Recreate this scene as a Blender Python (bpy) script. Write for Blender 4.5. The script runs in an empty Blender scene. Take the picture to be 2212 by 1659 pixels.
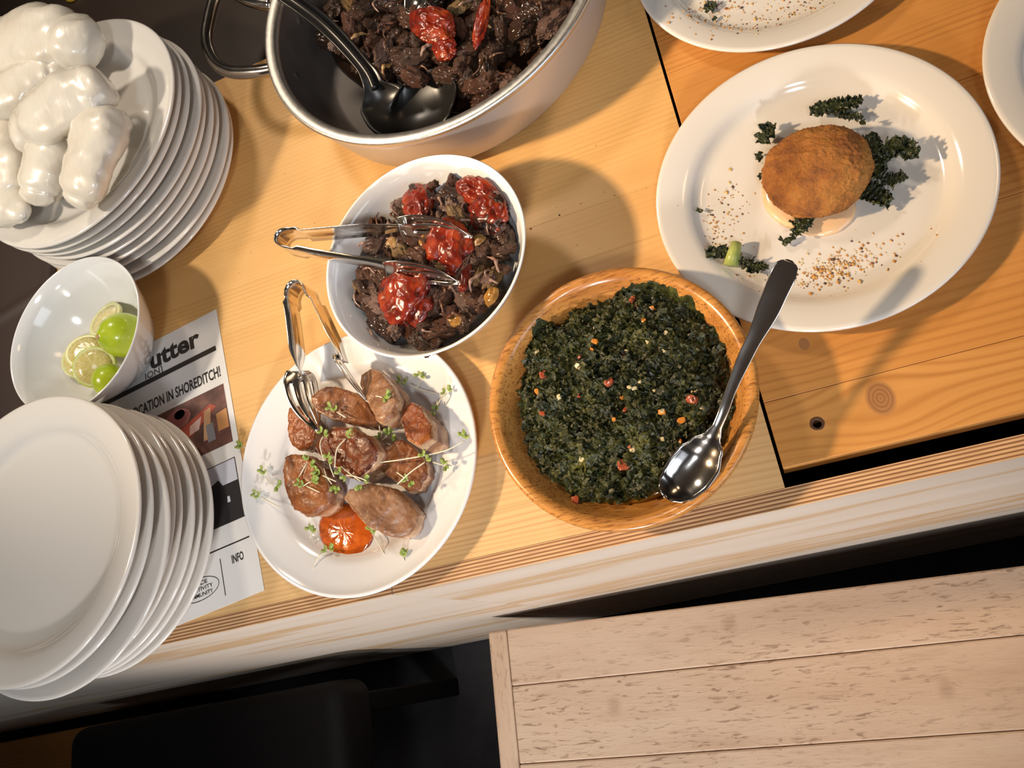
import bpy, bmesh, math, random
from mathutils import Vector, Matrix, noise, Euler

# ------------------------------------------------------------------ camera, world, lights, exposure
scene = bpy.context.scene
C = scene.collection
PI = math.pi

cam_data = bpy.data.cameras.new('camera')
cam_data.sensor_fit = 'HORIZONTAL'; cam_data.sensor_width = 36.0
cam_data.lens = 27.54
cam_data.clip_start = 0.02
cam = bpy.data.objects.new('camera', cam_data); C.objects.link(cam)
cam.matrix_world = Matrix(((.9226, .2676, .2778, 0), (-.1619, .9223, -.3509, 0), (-.3502, .2788, .8942, .705), (0, 0, 0, 1)))
scene.camera = cam

world = bpy.data.worlds.new('room_ambience'); scene.world = world
world.use_nodes = True
wb = world.node_tree.nodes['Background']
wb.inputs[0].default_value = (.74, .80, 1.0, 1); wb.inputs[1].default_value = .15

def spot(name, loc, target, power, color, size, angle, blend=.5):
    l = bpy.data.lights.new(name, 'SPOT'); l.energy = power; l.color = color
    l.shadow_soft_size = size; l.spot_size = math.radians(angle); l.spot_blend = blend
    o = bpy.data.objects.new(name, l); C.objects.link(o); o.location = loc
    o.rotation_euler = (Vector(target) - Vector(loc)).to_track_quat('-Z', 'Y').to_euler()
    return o
spot('pendant_key', (-1.15, .33, 1.02), (.85, .38, 0), 112, (1.0, .71, .42), .045, 70, 1.0)
spot('pendant_left_head', (-1.20, .36, 1.06), (-.54, .70, 0), 40, (1.0, .88, .73), .05, 54, .9)
spot('track_spot_rear', (-.85, 1.65, 1.70), (-.45, .44, 0), 54, (1.0, .85, .68), .14, 64, .7)
spot('track_spot_right', (1.15, 1.05, 1.60), (.15, .45, 0), 6, (1.0, .66, .38), .16, 75, .7)
spot('cool_fill_spot', (.10, -1.10, 1.85), (-.62, .45, 0), 56, (.90, .95, 1.0), .16, 50, .8)  # cool fill added on the camera side, brightens the bowls' left interiors
spot('track_spot_aisle', (-.60, -1.75, .85), (-.28, .10, -.35), 165, (1.0, .93, .88), .10, 40, .8)
# unseen cool area light, added as soft fill from the right front
wl = bpy.data.lights.new('cool_area_fill', 'AREA'); wl.shape = 'RECTANGLE'; wl.size = 1.6; wl.size_y = 1.1; wl.energy = 22; wl.color = (.80, .88, 1.0)
wo = bpy.data.objects.new('cool_area_fill', wl); C.objects.link(wo); wo.location = (1.9, -1.6, 1.0)
wo.rotation_euler = (Vector((-.2, .3, 0)) - Vector(wo.location)).to_track_quat('-Z', 'Y').to_euler()

vs = scene.view_settings
vs.view_transform = 'Standard'; vs.look = 'None'; vs.exposure = 0.0; vs.gamma = 1.0
vs.use_curve_mapping = False

# ------------------------------------------------------------------ helpers
def setp(o, label=None, cat=None, group=None, kind=None):
    if label: o['label'] = label
    if cat: o['category'] = cat
    if group: o['group'] = group
    if kind: o['kind'] = kind
    return o

def mk(name, verts, faces, mat=None, parent=None, smooth=True, loc=None, midx=None):
    me = bpy.data.meshes.new(name); me.from_pydata([tuple(v) for v in verts], [], faces); me.update()
    return link(name, me, mat, parent, smooth, loc, midx)

def link(name, me, mat=None, parent=None, smooth=True, loc=None, midx=None):
    for m in (mat if isinstance(mat, (list, tuple)) else [mat] if mat else []): me.materials.append(m)
    if midx: me.polygons.foreach_set('material_index', midx)
    me.polygons.foreach_set('use_smooth', [smooth] * len(me.polygons))
    o = bpy.data.objects.new(name, me); C.objects.link(o)
    if loc: o.location = loc
    if parent: o.parent = parent
    return o

def empty(name, loc, label, cat, group=None, rz=0):
    o = bpy.data.objects.new(name, None); C.objects.link(o); o.empty_display_size = .02
    o.location = loc; o.rotation_euler = (0, 0, rz)
    return setp(o, label, cat, group)

def copy_tree(o, parent=None):
    c = o.copy(); C.objects.link(c); c.parent = parent
    for ch in o.children: copy_tree(ch, c)
    return c

def from_bm(name, bm, mat=None, parent=None, smooth=True, loc=None):
    me = bpy.data.meshes.new(name); bm.to_mesh(me); bm.free()
    return link(name, me, mat, parent, smooth, loc)

def box_bm(x0, x1, y0, y1, z0, z1, bev=.001, seg=2):
    bm = bmesh.new()
    bmesh.ops.create_cube(bm, size=1)
    for v in bm.verts:
        v.co = Vector((x0 if v.co.x < 0 else x1, y0 if v.co.y < 0 else y1, z0 if v.co.z < 0 else z1))
    if bev: bmesh.ops.bevel(bm, geom=bm.edges[:], offset=bev, segments=seg, affect='EDGES', profile=.5)
    return bm

def board(name, x0, x1, y0, y1, z0, z1, mat, parent, bev=.0008):
    cx, cy = (x0 + x1) / 2, (y0 + y1) / 2
    return from_bm(name, box_bm(x0 - cx, x1 - cx, y0 - cy, y1 - cy, z0, z1, bev), mat, parent, False, (cx, cy, 0))

def lathe_mesh(prof, n=96):
    V, F = [], []; rows = []
    for r, z in prof:
        if r < 1e-6: rows.append([len(V)]); V.append((0, 0, z))
        else:
            rows.append(list(range(len(V), len(V) + n)))
            V += [(r * math.cos(2 * PI * i / n), r * math.sin(2 * PI * i / n), z) for i in range(n)]
    for a, b in zip(rows, rows[1:]):
        for i in range(n):
            j = (i + 1) % n
            if len(a) == 1: F.append((a[0], b[j], b[i]))
            elif len(b) == 1: F.append((a[i], a[j], b[0]))
            else: F.append((a[i], a[j], b[j], b[i]))
    return V, F

def catmull(pts, n=8):
    P = [Vector(p) for p in pts]; P = [2 * P[0] - P[1]] + P + [2 * P[-1] - P[-2]]; out = []
    for i in range(1, len(P) - 2):
        for k in range(n):
            t = k / n; a, b, c, d = P[i - 1:i + 3]
            out.append(.5 * ((2 * b) + (c - a) * t + (2 * a - 5 * b + 4 * c - d) * t * t + (3 * b - a - 3 * c + d) * t ** 3))
    return out + [P[-2]]

def tube(pts, rad, n=8, caps=True):
    V, F = [], []; P = [Vector(p) for p in pts]; u = None
    for i, p in enumerate(P):
        t = (P[min(i + 1, len(P) - 1)] - P[max(i - 1, 0)]).normalized()
        if u is None:
            u = t.cross(Vector((0, 0, 1)))
            if u.length < .05: u = t.cross(Vector((1, 0, 0)))
        u = (u - t * u.dot(t)).normalized(); w = t.cross(u)
        r = rad(i / (len(P) - 1)) if callable(rad) else rad
        V += [p + r * (u * math.cos(2 * PI * k / n) + w * math.sin(2 * PI * k / n)) for k in range(n)]
    for i in range(len(P) - 1):
        for k in range(n):
            a, b = i * n + k, i * n + (k + 1) % n
            F.append((a, b, b + n, a + n))
    if caps: F.append(tuple(range(n))[::-1]); F.append(tuple(range(len(V) - n, len(V))))
    return V, F

def fbm(p, octv=4): return noise.fractal(p, 1.0, 2.1, octv)

def smooth_outline(poly, M=64, it=2):
    P = [Vector((p[0], p[1])) for p in poly]
    for _ in range(it):
        P = [q for i in range(len(P)) for q in (P[i] * .75 + P[(i + 1) % len(P)] * .25, P[i] * .25 + P[(i + 1) % len(P)] * .75)]
    L = [0]
    for i in range(len(P)): L.append(L[-1] + (P[(i + 1) % len(P)] - P[i]).length)
    out = []; k = 0
    for m in range(M):
        d = L[-1] * m / M
        while L[k + 1] < d: k += 1
        t = (d - L[k]) / max(L[k + 1] - L[k], 1e-9)
        out.append(P[k].lerp(P[(k + 1) % len(P)], t))
    return out

def blob(poly, rings, M=64, it=2, amp=0, sc=60, seed=0, zfun=None, top_from=None, oct_=4):
    """closed solid from an outline: rings = [(scale, z)] bottom to top, fanned shut at both ends; returns local mesh data"""
    P = smooth_outline(poly, M, it); c = sum(P, Vector((0, 0))) / M
    area = sum(P[i].x * P[(i + 1) % M].y - P[(i + 1) % M].x * P[i].y for i in range(M))
    if area < 0: P = P[::-1]
    V, F, mi = [], [], []
    for s, z in rings:
        for p in P:
            d = (p - c) * s; zz = z
            if zfun: zz += zfun(d.x, d.y) * (z - rings[0][1])
            V.append(Vector((d.x, d.y, zz)))
    R = len(rings)
    for k in range(R - 1):
        for i in range(M):
            a, b = k * M + i, k * M + (i + 1) % M
            F.append((a, b, b + M, a + M)); mi.append(1 if top_from is not None and k >= top_from else 0)
    V.append(sum(V[:M], Vector()) / M); V.append(sum(V[(R - 1) * M:R * M], Vector()) / M)
    for i in range(M):
        F.append(((i + 1) % M, i, R * M)); mi.append(0)
        F.append(((R - 1) * M + i, (R - 1) * M + (i + 1) % M, R * M + 1)); mi.append(1 if top_from is not None else 0)
    if amp:
        me = bpy.data.meshes.new('t'); me.from_pydata(V, [], F); me.update()
        nn = [v.normal.copy() for v in me.vertices]; bpy.data.meshes.remove(me)
        z0 = rings[0][1]
        V = [v + n * amp * (fbm((v + Vector((seed * 3.1, seed * 1.7, seed))) * sc, oct_) + .45 * fbm((v + Vector((seed, seed * 1.7, 0))) * sc * 4.5, 3)) for v, n in zip(V, nn)]
        for v in V: v.z = max(v.z, z0)
    return V, F, mi, (c.x, c.y)

SIDE = [(.92, 0), (.98, .10), (1, .25), (1.01, .42), (1.005, .60), (1, .76), (.985, .88), (.955, .955), (.90, .99), (.80, 1.0), (.66, 1.01), (.52, 1.02), (.36, 1.025), (.2, 1.025), (.08, 1.025)]

# ------------------------------------------------------------------ node expression helper
class X:
    def __init__(s, nt, sock): s.nt, s.s = nt, sock
    def _m(s, op, *o):
        n = s.nt.nodes.new('ShaderNodeMath'); n.operation = op
        for i, v in enumerate((s,) + o):
            if isinstance(v, X): s.nt.links.new(v.s, n.inputs[i])
            else: n.inputs[i].default_value = v
        return X(s.nt, n.outputs[0])
    def __add__(s, o): return s._m('ADD', o)
    def __sub__(s, o): return s._m('SUBTRACT', o)
    def __mul__(s, o): return s._m('MULTIPLY', o)
    def __truediv__(s, o): return s._m('DIVIDE', o)
    def __pow__(s, o): return s._m('POWER', o)
    __radd__ = __add__; __rmul__ = __mul__
    def __neg__(s): return s._m('MULTIPLY', -1.0)
    def sin(s): return s._m('SINE')
    def exp(s): return s._m('EXPONENT')
    def sqrt(s): return s._m('SQRT')
    def abs(s): return s._m('ABSOLUTE')
    def fract(s): return s._m('FRACT')
    def clamp(s): n = s._m('ADD', 0.0); n.s.node.use_clamp = True; return n
    def atan2(s, o): return s._m('ARCTAN2', o)

class Mat:
    def __init__(m, name, base=(.8, .8, .8), rough=.5, metal=0.0, **kw):
        m.mat = bpy.data.materials.new(name); m.mat.use_nodes = True; m.nt = m.mat.node_tree
        m.b = m.nt.nodes['Principled BSDF']
        m.set('Base Color', (*base, 1)); m.set('Roughness', rough); m.set('Metallic', metal)
        for k, v in kw.items(): m.set(k.replace('_', ' '), v)
    def set(m, k, v):
        i = m.b.inputs[k]
        if isinstance(v, X): m.nt.links.new(v.s, i)
        elif hasattr(v, 'is_output'): m.nt.links.new(v, i)
        else: i.default_value = v
    def coord(m, kind='Object'):
        if not hasattr(m, '_tc'): m._tc = m.nt.nodes.new('ShaderNodeTexCoord')
        s = m.nt.nodes.new('ShaderNodeSeparateXYZ'); m.nt.links.new(m._tc.outputs[kind], s.inputs[0])
        return [X(m.nt, o) for o in s.outputs]
    def rnd(m):
        n = m.nt.nodes.new('ShaderNodeObjectInfo'); return X(m.nt, n.outputs['Random'])
    def vec(m, *c):
        n = m.nt.nodes.new('ShaderNodeCombineXYZ')
        for i, v in enumerate(c):
            if isinstance(v, X): m.nt.links.new(v.s, n.inputs[i])
            else: n.inputs[i].default_value = v
        return n.outputs[0]
    def noise(m, vec=None, scale=1, detail=3, rough=.5, dist=0, col=False):
        n = m.nt.nodes.new('ShaderNodeTexNoise')
        if vec is None:
            m.coord(); vec = m._tc.outputs['Object']
        m.nt.links.new(vec, n.inputs['Vector'])
        n.inputs['Scale'].default_value = scale; n.inputs['Detail'].default_value = detail
        n.inputs['Roughness'].default_value = rough; n.inputs['Distortion'].default_value = dist
        return X(m.nt, n.outputs['Color' if col else 'Fac'])
    def voro(m, vec=None, scale=1, feat='F1', rand=1):
        n = m.nt.nodes.new('ShaderNodeTexVoronoi'); n.feature = feat
        if vec is None:
            m.coord(); vec = m._tc.outputs['Object']
        m.nt.links.new(vec, n.inputs['Vector']); n.inputs['Scale'].default_value = scale; n.inputs['Randomness'].default_value = rand
        return X(m.nt, n.outputs['Distance'])
    def ramp(m, fac, stops, interp='LINEAR'):
        n = m.nt.nodes.new('ShaderNodeValToRGB'); n.color_ramp.interpolation = interp
        e = n.color_ramp.elements
        while len(e) < len(stops): e.new(.5)
        for i, (p, c) in enumerate(stops): e[i].position = p; e[i].color = (*c, 1) if len(c) == 3 else c
        m.nt.links.new(fac.s, n.inputs[0]); return n.outputs[0]
    def mix(m, fac, a, b, mode='MIX'):
        n = m.nt.nodes.new('ShaderNodeMix'); n.data_type = 'RGBA'; n.blend_type = mode
        for k, v in ((0, fac), (6, a), (7, b)):
            if isinstance(v, X): m.nt.links.new(v.s, n.inputs[k])
            elif hasattr(v, 'is_output'): m.nt.links.new(v, n.inputs[k])
            else: n.inputs[k].default_value = (*v, 1) if isinstance(v, tuple) else v
        return n.outputs[2]
    def bump(m, h, strength=.5, dist=.001):
        n = m.nt.nodes.new('ShaderNodeBump'); n.inputs['Strength'].default_value = strength; n.inputs['Distance'].default_value = dist
        m.nt.links.new(h.s, n.inputs['Height']); m.nt.links.new(n.outputs[0], m.b.inputs['Normal'])

def sstep(x, a, b): return ((x - a) * (1 / (b - a))).clamp()

# ------------------------------------------------------------------ materials
def pine(name, lt, md, dk, knots=(), holes=(), freq=150, ringk=.45, streaks=.25, rough=.42, warp=5.0):
    m = Mat(name, rough=rough); x, y, z = m.coord(); r = m.rnd()
    ky = y; kmask = None; kring = None
    for (kx, kyy, s) in knots:
        dx, dy = x - kx, y - kyy
        d2 = dx * dx * .55 + dy * dy
        g = (d2 * (-1 / (s * s * 9))).exp()
        ky = ky - dy * g * .86
        d = (dx * dx * 1.3 + dy * dy * .75).sqrt()
        k = sstep(d, s * 1.05, s * .85)
        rg = ((d * (2 * PI * 4 / s) + m.noise(scale=90, detail=2) * 3).sin() * .5 + .5)
        kmask = k if kmask is None else kmask._m('MAXIMUM', k)
        kring = rg * k if kring is None else kring + rg * k
    n1 = m.noise(m.vec(x * 1.6 + r * 31, ky * 11 + r * 17, z * 11 + r * 5), 1, 2)
    w = ((ky * (2 * PI * freq) * .28 + n1 * (2 * PI * warp) + r * 9).sin() * .5 + .5) ** 2.5
    amp = m.noise(m.vec(x * 1.2 + r * 13, ky * 26, r * 7), 1, 1)
    fine = m.noise(m.vec(x * 5 + r * 3, ky * 420, z * 420), 1, 3, .6)
    base = m.ramp(n1 * .75 + r * .25, [(.25, lt), (.5, md), (.78, lt)])
    base = m.mix(w * sstep(amp, .35, .7) * ringk, base, dk)
    base = m.mix(sstep(fine, .45, .75) * streaks, base, dk)
    if kmask is not None:
        kc = m.mix(kring.clamp() * .6, (.42, .20, .075), (.26, .105, .035))
        base = m.mix(kmask, base, kc)
    for (hx, hy, s) in holes:
        dx, dy = x - hx, y - hy
        base = m.mix(sstep((dx * dx + dy * dy).sqrt(), s * 1.15, s * .8), base, (.05, .02, .01))
    m.set('Base Color', base)
    m.bump(fine * .6 + w * .4, .12, .0006)
    return m.mat

M_PINE = pine('pine_pale', (.77, .465, .175), (.71, .405, .140), (.51, .25, .068), ringk=.34, streaks=.16, freq=560)
M_PINE_FRONT = pine('pine_ringed', (.74, .49, .23), (.68, .43, .185), (.46, .23, .075), freq=640, ringk=.55)
M_PINE_R = pine('pine_orange', (.66, .315, .088), (.58, .255, .060), (.38, .135, .025), ringk=.6, freq=520)

def ply_edge():
    m = Mat('plywood_edge', rough=.6); x, y, z = m.coord()
    n = m.noise(m.vec(x * 3, y * 160, z * 3), 1, 3)
    w = ((y * (2 * PI / .0034) + n * 2.0).sin() * .5 + .5)
    fl = m.noise(m.vec(x * 40, y * 500, 0.0), 1, 3)
    c = m.ramp(w, [(.12, (.20, .09, .035)), (.38, (.55, .30, .14)), (.9, (.70, .44, .23))])
    m.set('Base Color', m.mix(sstep(fl, .35, .8) * .5, c, (.30, .15, .06))); m.bump(w * .6 + fl * .4, .4, .0008); return m.mat
M_PLYEDGE = ply_edge()

def ply_face(name, streak):
    m = Mat(name, rough=.55); x, y, z = m.coord()
    n = m.noise(m.vec(x * 1.3, y * 3, z * 12 + streak), 1, 4, .55)
    f = m.noise(m.vec(x * 6, y * 6, z * 160), 1, 3)
    c = m.ramp(n, [(.30, (.70, .62, .54)), (.52, (.66, .56, .46)), (.60, (.56, .37, .20)), (.66, (.64, .52, .40)), (.8, (.70, .60, .50))])
    m.set('Base Color', m.mix(sstep(f, .4, .8) * .25, c, (.50, .38, .28))); return m.mat
M_PLYFACE = ply_face('plywood_face', 3.2)
M_PLYFACE2 = ply_face('plywood_face_pale', 9.7)

def weathered():
    m = Mat('weathered_board', rough=.62); x, y, z = m.coord(); r = m.rnd()
    n1 = m.noise(m.vec(x * 1.5 + r * 40, y * 9, r * 9), 1, 3)
    f = m.noise(m.vec(x * 45 + r * 50, y * 230, r * 20), 1, 4, .62, .6)
    g = m.noise(m.vec(x * 9 + r * 10, y * 60, r * 3), 1, 3, .6)
    zone = sstep(m.noise(m.vec(x * 3 + r * 9, y * 6, r * 4), 1, 2), .34, .60)
    c = m.ramp(n1, [(.3, (.57, .395, .275)), (.5, (.63, .46, .325)), (.72, (.55, .37, .245))])
    c = m.mix(sstep(g, .5, .8) * .35, c, (.40, .25, .15))
    c = m.mix(sstep(f, .55, .66) * zone * .85, c, (.25, .145, .085))
    for kx_, ky_ in ((.1, .0), (-.32, .012), (.42, -.02)):
        dx, dy = x - kx_ + r * .5, y - ky_
        d = (dx * dx + dy * dy * .5).sqrt() + (m.noise(scale=60, detail=2) - .5) * .006
        c = m.mix(sstep(d, .013, .004) * .4, c, (.33, .19, .11))
    m.set('Base Color', c); m.bump(f * .7 + g * .3, .55, .0016); return m.mat
M_WEATHER = weathered()

def bowl_wood():
    m = Mat('turned_hardwood', rough=.26, Coat_Weight=.35, Coat_Roughness=.12); x, y, z = m.coord()
    n = m.noise(m.vec(x * 6, y * 30, z * 30), 1, 3)
    f = m.noise(m.vec(x * 60, y * 420, z * 420), 1, 3, .6)
    c = m.ramp(n, [(.28, (.45, .19, .045)), (.5, (.56, .26, .065)), (.72, (.40, .155, .035))])
    m.set('Base Color', m.mix(sstep(f, .50, .66) * .8, c, (.20, .065, .015))); m.bump(f, .15, .0006); return m.mat
M_BOWLWOOD = bowl_wood()

M_CERAMIC = Mat('white_glazed_ceramic', (.74, .70, .645), .12, Coat_Weight=.6, Coat_Roughness=.05).mat
M_CERAMIC2 = Mat('bright_white_ceramic', (.79, .785, .78), .12, Coat_Weight=.6, Coat_Roughness=.05).mat

def metal(name, col, rough, stretch=(1, 1, 1), amt=.15, bump=.1):
    m = Mat(name, col, rough, 1.0); x, y, z = m.coord()
    n = m.noise(m.vec(x * stretch[0], y * stretch[1], z * stretch[2]), 1, 3)
    m.set('Roughness', n * amt + (rough - amt * .5)); m.bump(n, bump, .0003); return m.mat
M_STEEL = metal('polished_steel', (.74, .70, .65), .16, (80, 80, 80), .08, .02)
M_PAN = metal('brushed_aluminium', (.60, .575, .565), .42, (40, 40, 700), .16, .12); M_PAN.node_tree.nodes['Principled BSDF'].inputs['Metallic'].default_value = .6
M_PANIN = Mat('dull_pan_inside', (.15, .125, .11), .30, .35).mat
M_RIM = metal('scuffed_pan_rim', (.74, .71, .66), .38, (260, 260, 60), .2, .25)

def meat(name, dk, md, lt, char, wet=.25):
    m = Mat(name, rough=.36, Coat_Weight=wet, Coat_Roughness=.12); x, y, z = m.coord(); r = m.rnd()
    f = m.noise(m.vec(x * 60 + r * 20, y * 330, z * 330), 1, 4, .6, .6)
    g = m.noise(m.vec(x * 90 + r * 50, y * 90 + r * 20, z * 90), 1, 4, .6)
    tone = (f * .65 + g * .35 + (r - .5) * .22)
    c = m.ramp(tone, [(.30, dk), (.48, md), (.66, lt), (.82, md)])
    c = m.mix(sstep(g + (r - .5) * .5, .50, .64) * char, c, (.010, .006, .004))
    m.set('Base Color', c); m.set('Roughness', g * .35 + .10)
    m.bump(f * .6 + g * .4, .9, .0016); return m.mat
M_MEAT = meat('braised_beef', (.032, .010, .005), (.135, .050, .025), (.36, .175, .10), .75)
M_MEATD = meat('dark_braised_beef', (.022, .008, .004), (.085, .032, .014), (.30, .13, .058), .65, .6)
M_MEATP = meat('pink_beef_fibre', (.13, .07, .055), (.26, .15, .115), (.40, .26, .20), .15)
M_MEATY = meat('golden_fatty_beef', (.16, .075, .022), (.34, .19, .065), (.50, .34, .17), .3)

def tomato(name, charred):
    m = Mat(name, rough=.27, Coat_Weight=.12, Coat_Roughness=.1)
    g = m.noise(scale=55, detail=4); h = m.noise(scale=140, detail=2)
    c = m.ramp(g, [(.3, (.06, .005, .003)), (.5, (.19, .015, .005)), (.7, (.34, .05, .011))])
    m.set('Base Color', m.mix(sstep(m.noise(scale=38, detail=3), .62 - charred * .25, .72 - charred * .25), c, (.018, .006, .004)))
    m.bump(h * .5 + g * .5, .5, .002); return m.mat
M_TOM = tomato('roast_tomato', .0); M_TOMC = tomato('charred_tomato', .6)

def green_mat():
    m = Mat('stewed_greens', rough=.34, Specular_IOR_Level=.4); r = m.noise(scale=130, detail=3); s = m.noise(scale=30, detail=2)
    c = m.ramp(r * .6 + s * .4, [(.30, (.007, .008, .003)), (.46, (.022, .026, .007)), (.60, (.050, .055, .012)), (.74, (.15, .14, .022))])
    m.set('Base Color', c); m.set('Roughness', r * .4 + .22); m.bump(m.noise(scale=420, detail=3), .6, .001); return m.mat
M_GREEN = green_mat()
M_OIL = Mat('cooking_oil', (.38, .17, .02), .08, Coat_Weight=.8, Transmission_Weight=.35).mat

def simple(name, stops, scale=60, rough=.4, bump=.3, dist=.001, bs=None, **kw):
    m = Mat(name, rough=rough, **kw); n = m.noise(scale=scale, detail=4, rough=.6)
    m.set('Base Color', m.ramp(n, stops)); m.bump(m.noise(scale=bs or scale * 3, detail=3), bump, dist); return m.mat
M_YEL = simple('yellow_pepper', [(.3, (.16, .07, .015)), (.5, (.34, .17, .035)), (.75, (.48, .29, .08))], 70, .22, .4)
M_KALE = simple('crisp_kale', [(.3, (.010, .014, .006)), (.5, (.028, .036, .012)), (.68, (.06, .068, .020)), (.85, (.16, .17, .05))], 120, .34, .6)
M_KSTEM = simple('kale_stem', [(.3, (.30, .38, .08)), (.7, (.46, .52, .15))], 60, .35, .2)
M_CROQ = Mat('fried_breadcrumb', rough=.62)
_n = M_CROQ.noise(scale=38, detail=4, rough=.6); _f = M_CROQ.noise(scale=520, detail=4, rough=.7)
M_CROQ.set('Base Color', M_CROQ.mix(sstep(_f, .56, .72) * .42, M_CROQ.ramp(_n, [(.30, (.17, .050, .012)), (.42, (.31, .105, .018)), (.55, (.45, .17, .028)), (.75, (.54, .24, .048))]), (.62, .36, .14)))
M_CROQ.bump(_f * .8 + M_CROQ.noise(scale=200, detail=3) * .5, 1.0, .0022); M_CROQ = M_CROQ.mat
M_AIOLI = Mat('pale_aioli', (.78, .52, .30), .22, Coat_Weight=.4, Subsurface_Weight=.15, Subsurface_Radius=(.004, .002, .001)).mat
M_CHILI = simple('chilli_sauce', [(.3, (.42, .065, .008)), (.6, (.58, .115, .012)), (.8, (.68, .20, .03))], 120, .12, .25, .001, 260, Coat_Weight=.8)
def pork(name, a, b, c, rough=.28, dark=.3):
    m = Mat(name, rough=rough + .06, Coat_Weight=.12, Coat_Roughness=.2); n = m.noise(scale=55, detail=4, rough=.62); h = m.noise(scale=300, detail=4, rough=.65)
    col = m.ramp(n, [(.30, a), (.5, b), (.72, c)])
    m.set('Base Color', m.mix(sstep(m.noise(scale=40, detail=4), .52, .66) * dark, col, (.050, .014, .005))); m.bump(h * .6 + n * .4, .75, .0016); return m.mat
PORKTOP = dict(skin=pork('crisp_pork_skin', (0.117, 0.022, 0.0036), (0.257, 0.061, 0.0084), (0.351, 0.106, 0.0180), .25, .7),
               dark=pork('dark_pork_skin', (0.055, 0.011, 0.0030), (0.125, 0.025, 0.0054), (0.203, 0.050, 0.0096), .25, .6),
               seared=pork('seared_pork', (0.086, 0.022, 0.0054), (0.195, 0.058, 0.0120), (0.296, 0.112, 0.0270), .28, .8),
               brown=pork('browned_pork', (0.101, 0.026, 0.0060), (0.234, 0.069, 0.0132), (0.335, 0.125, 0.0300), .28, .85),
               pale=pork('pale_pork', (0.156, 0.061, 0.0240), (0.265, 0.122, 0.0540), (0.367, 0.211, 0.1200), .30, .35))
def pork_side():
    m = Mat('pork_side', rough=.32, Coat_Weight=.3); x, y, z = m.coord(); n = m.noise(scale=45, detail=3)
    t = z * 42 + n * .9
    c = m.ramp(t.fract(), [(.05, (.22, .090, .040)), (.32, (.27, .115, .052)), (.45, (.54, .36, .23)), (.75, (.44, .26, .14)), (.92, (.26, .10, .04))])
    m.set('Base Color', m.mix(sstep(m.noise(scale=90, detail=4), .52, .68) * .6, c, (.24, .095, .04))); m.bump(m.noise(scale=260, detail=4), .6, .0014); return m.mat
M_PORKSIDE = pork_side()
M_LEAF = simple('cress_leaf', [(.3, (.16, .24, .04)), (.7, (.30, .40, .09))], 300, .35, .1, Subsurface_Weight=.1)
M_STEMW = Mat('pale_sprout_stem', (.70, .66, .50), .35, Subsurface_Weight=.2, Subsurface_Radius=(.001, .001, .0006)).mat
def bun_mat():
    m = Mat('boiled_dumpling', rough=.22, Coat_Weight=.45, Coat_Roughness=.12, Subsurface_Weight=.3, Subsurface_Radius=(.010, .007, .004), Subsurface_Scale=.4)
    n = m.noise(scale=16, detail=3); x, y, z = m.coord()
    f = m.noise(m.vec(x * 240, y * 40, z * 40), 1, 3)
    m.set('Base Color', m.ramp(n, [(.3, (.72, .64, .52)), (.5, (.79, .73, .62)), (.75, (.74, .68, .58))])); m.set('Roughness', f * .35 + .12)
    m.bump(f * .6 + n, .28, .0014); return m.mat
M_BUN = bun_mat()
M_LIME = simple('lime_rind', [(.3, (.30, .42, .012)), (.6, (.46, .55, .03)), (.8, (.58, .62, .08))], 22, .25, .3, .0006, 420, Coat_Weight=.3)
M_RIND = Mat('lime_slice_rind', (.62, .62, .30), .3).mat
def flesh():
    m = Mat('lime_flesh', rough=.16, Coat_Weight=.5, Subsurface_Weight=.2, Subsurface_Radius=(.004, .004, .002)); x, y, z = m.coord()
    a = y.atan2(x); d = (x * x + y * y).sqrt()
    seg = (a * 5.0).sin().abs(); spoke = sstep(seg, .16, .02); core = sstep(d, .0035, .0022)
    n = m.noise(scale=260, detail=3)
    c = m.ramp(n, [(.3, (.50, .42, .13)), (.7, (.64, .55, .24))])
    c = m.mix((spoke * .7)._m('MAXIMUM', core).clamp(), c, (.78, .74, .56)); m.set('Base Color', c); m.bump(n, .4, .0008); return m.mat
M_FLESH = flesh()
M_PAPER = Mat('laminated_paper', (.78, .765, .74), .2, Coat_Weight=.5, Coat_Roughness=.08).mat
M_INK = Mat('black_print', (.022, .018, .016), .3).mat
M_BLACK = Mat('black_plastic', (.012, .011, .010), .32).mat
M_PAD = Mat('black_vinyl', (.004, .003, .003), .6, Specular_IOR_Level=.15).mat
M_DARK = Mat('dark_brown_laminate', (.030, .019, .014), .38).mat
M_FLOOR = simple('dark_concrete', [(.35, (.016, .014, .016)), (.55, (.045, .042, .046)), (.75, (.075, .074, .08))], 3.2, .7, .2, .002, 60)
M_GRAVY = simple('dark_gravy', [(.3, (.014, .006, .003)), (.7, (.034, .014, .007))], 30, .10, .15, .001, 60, Coat_Weight=.5)
M_CRUMB = [Mat('crumb_orange', (.52, .24, .05), .7).mat, Mat('crumb_rust', (.24, .075, .025), .6).mat, Mat('crumb_gold', (.62, .40, .14), .7).mat, Mat('crumb_dark', (.10, .045, .02), .6).mat]
M_BLUE = Mat('flat_print_sky', (.60, .62, .70), .25).mat

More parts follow.
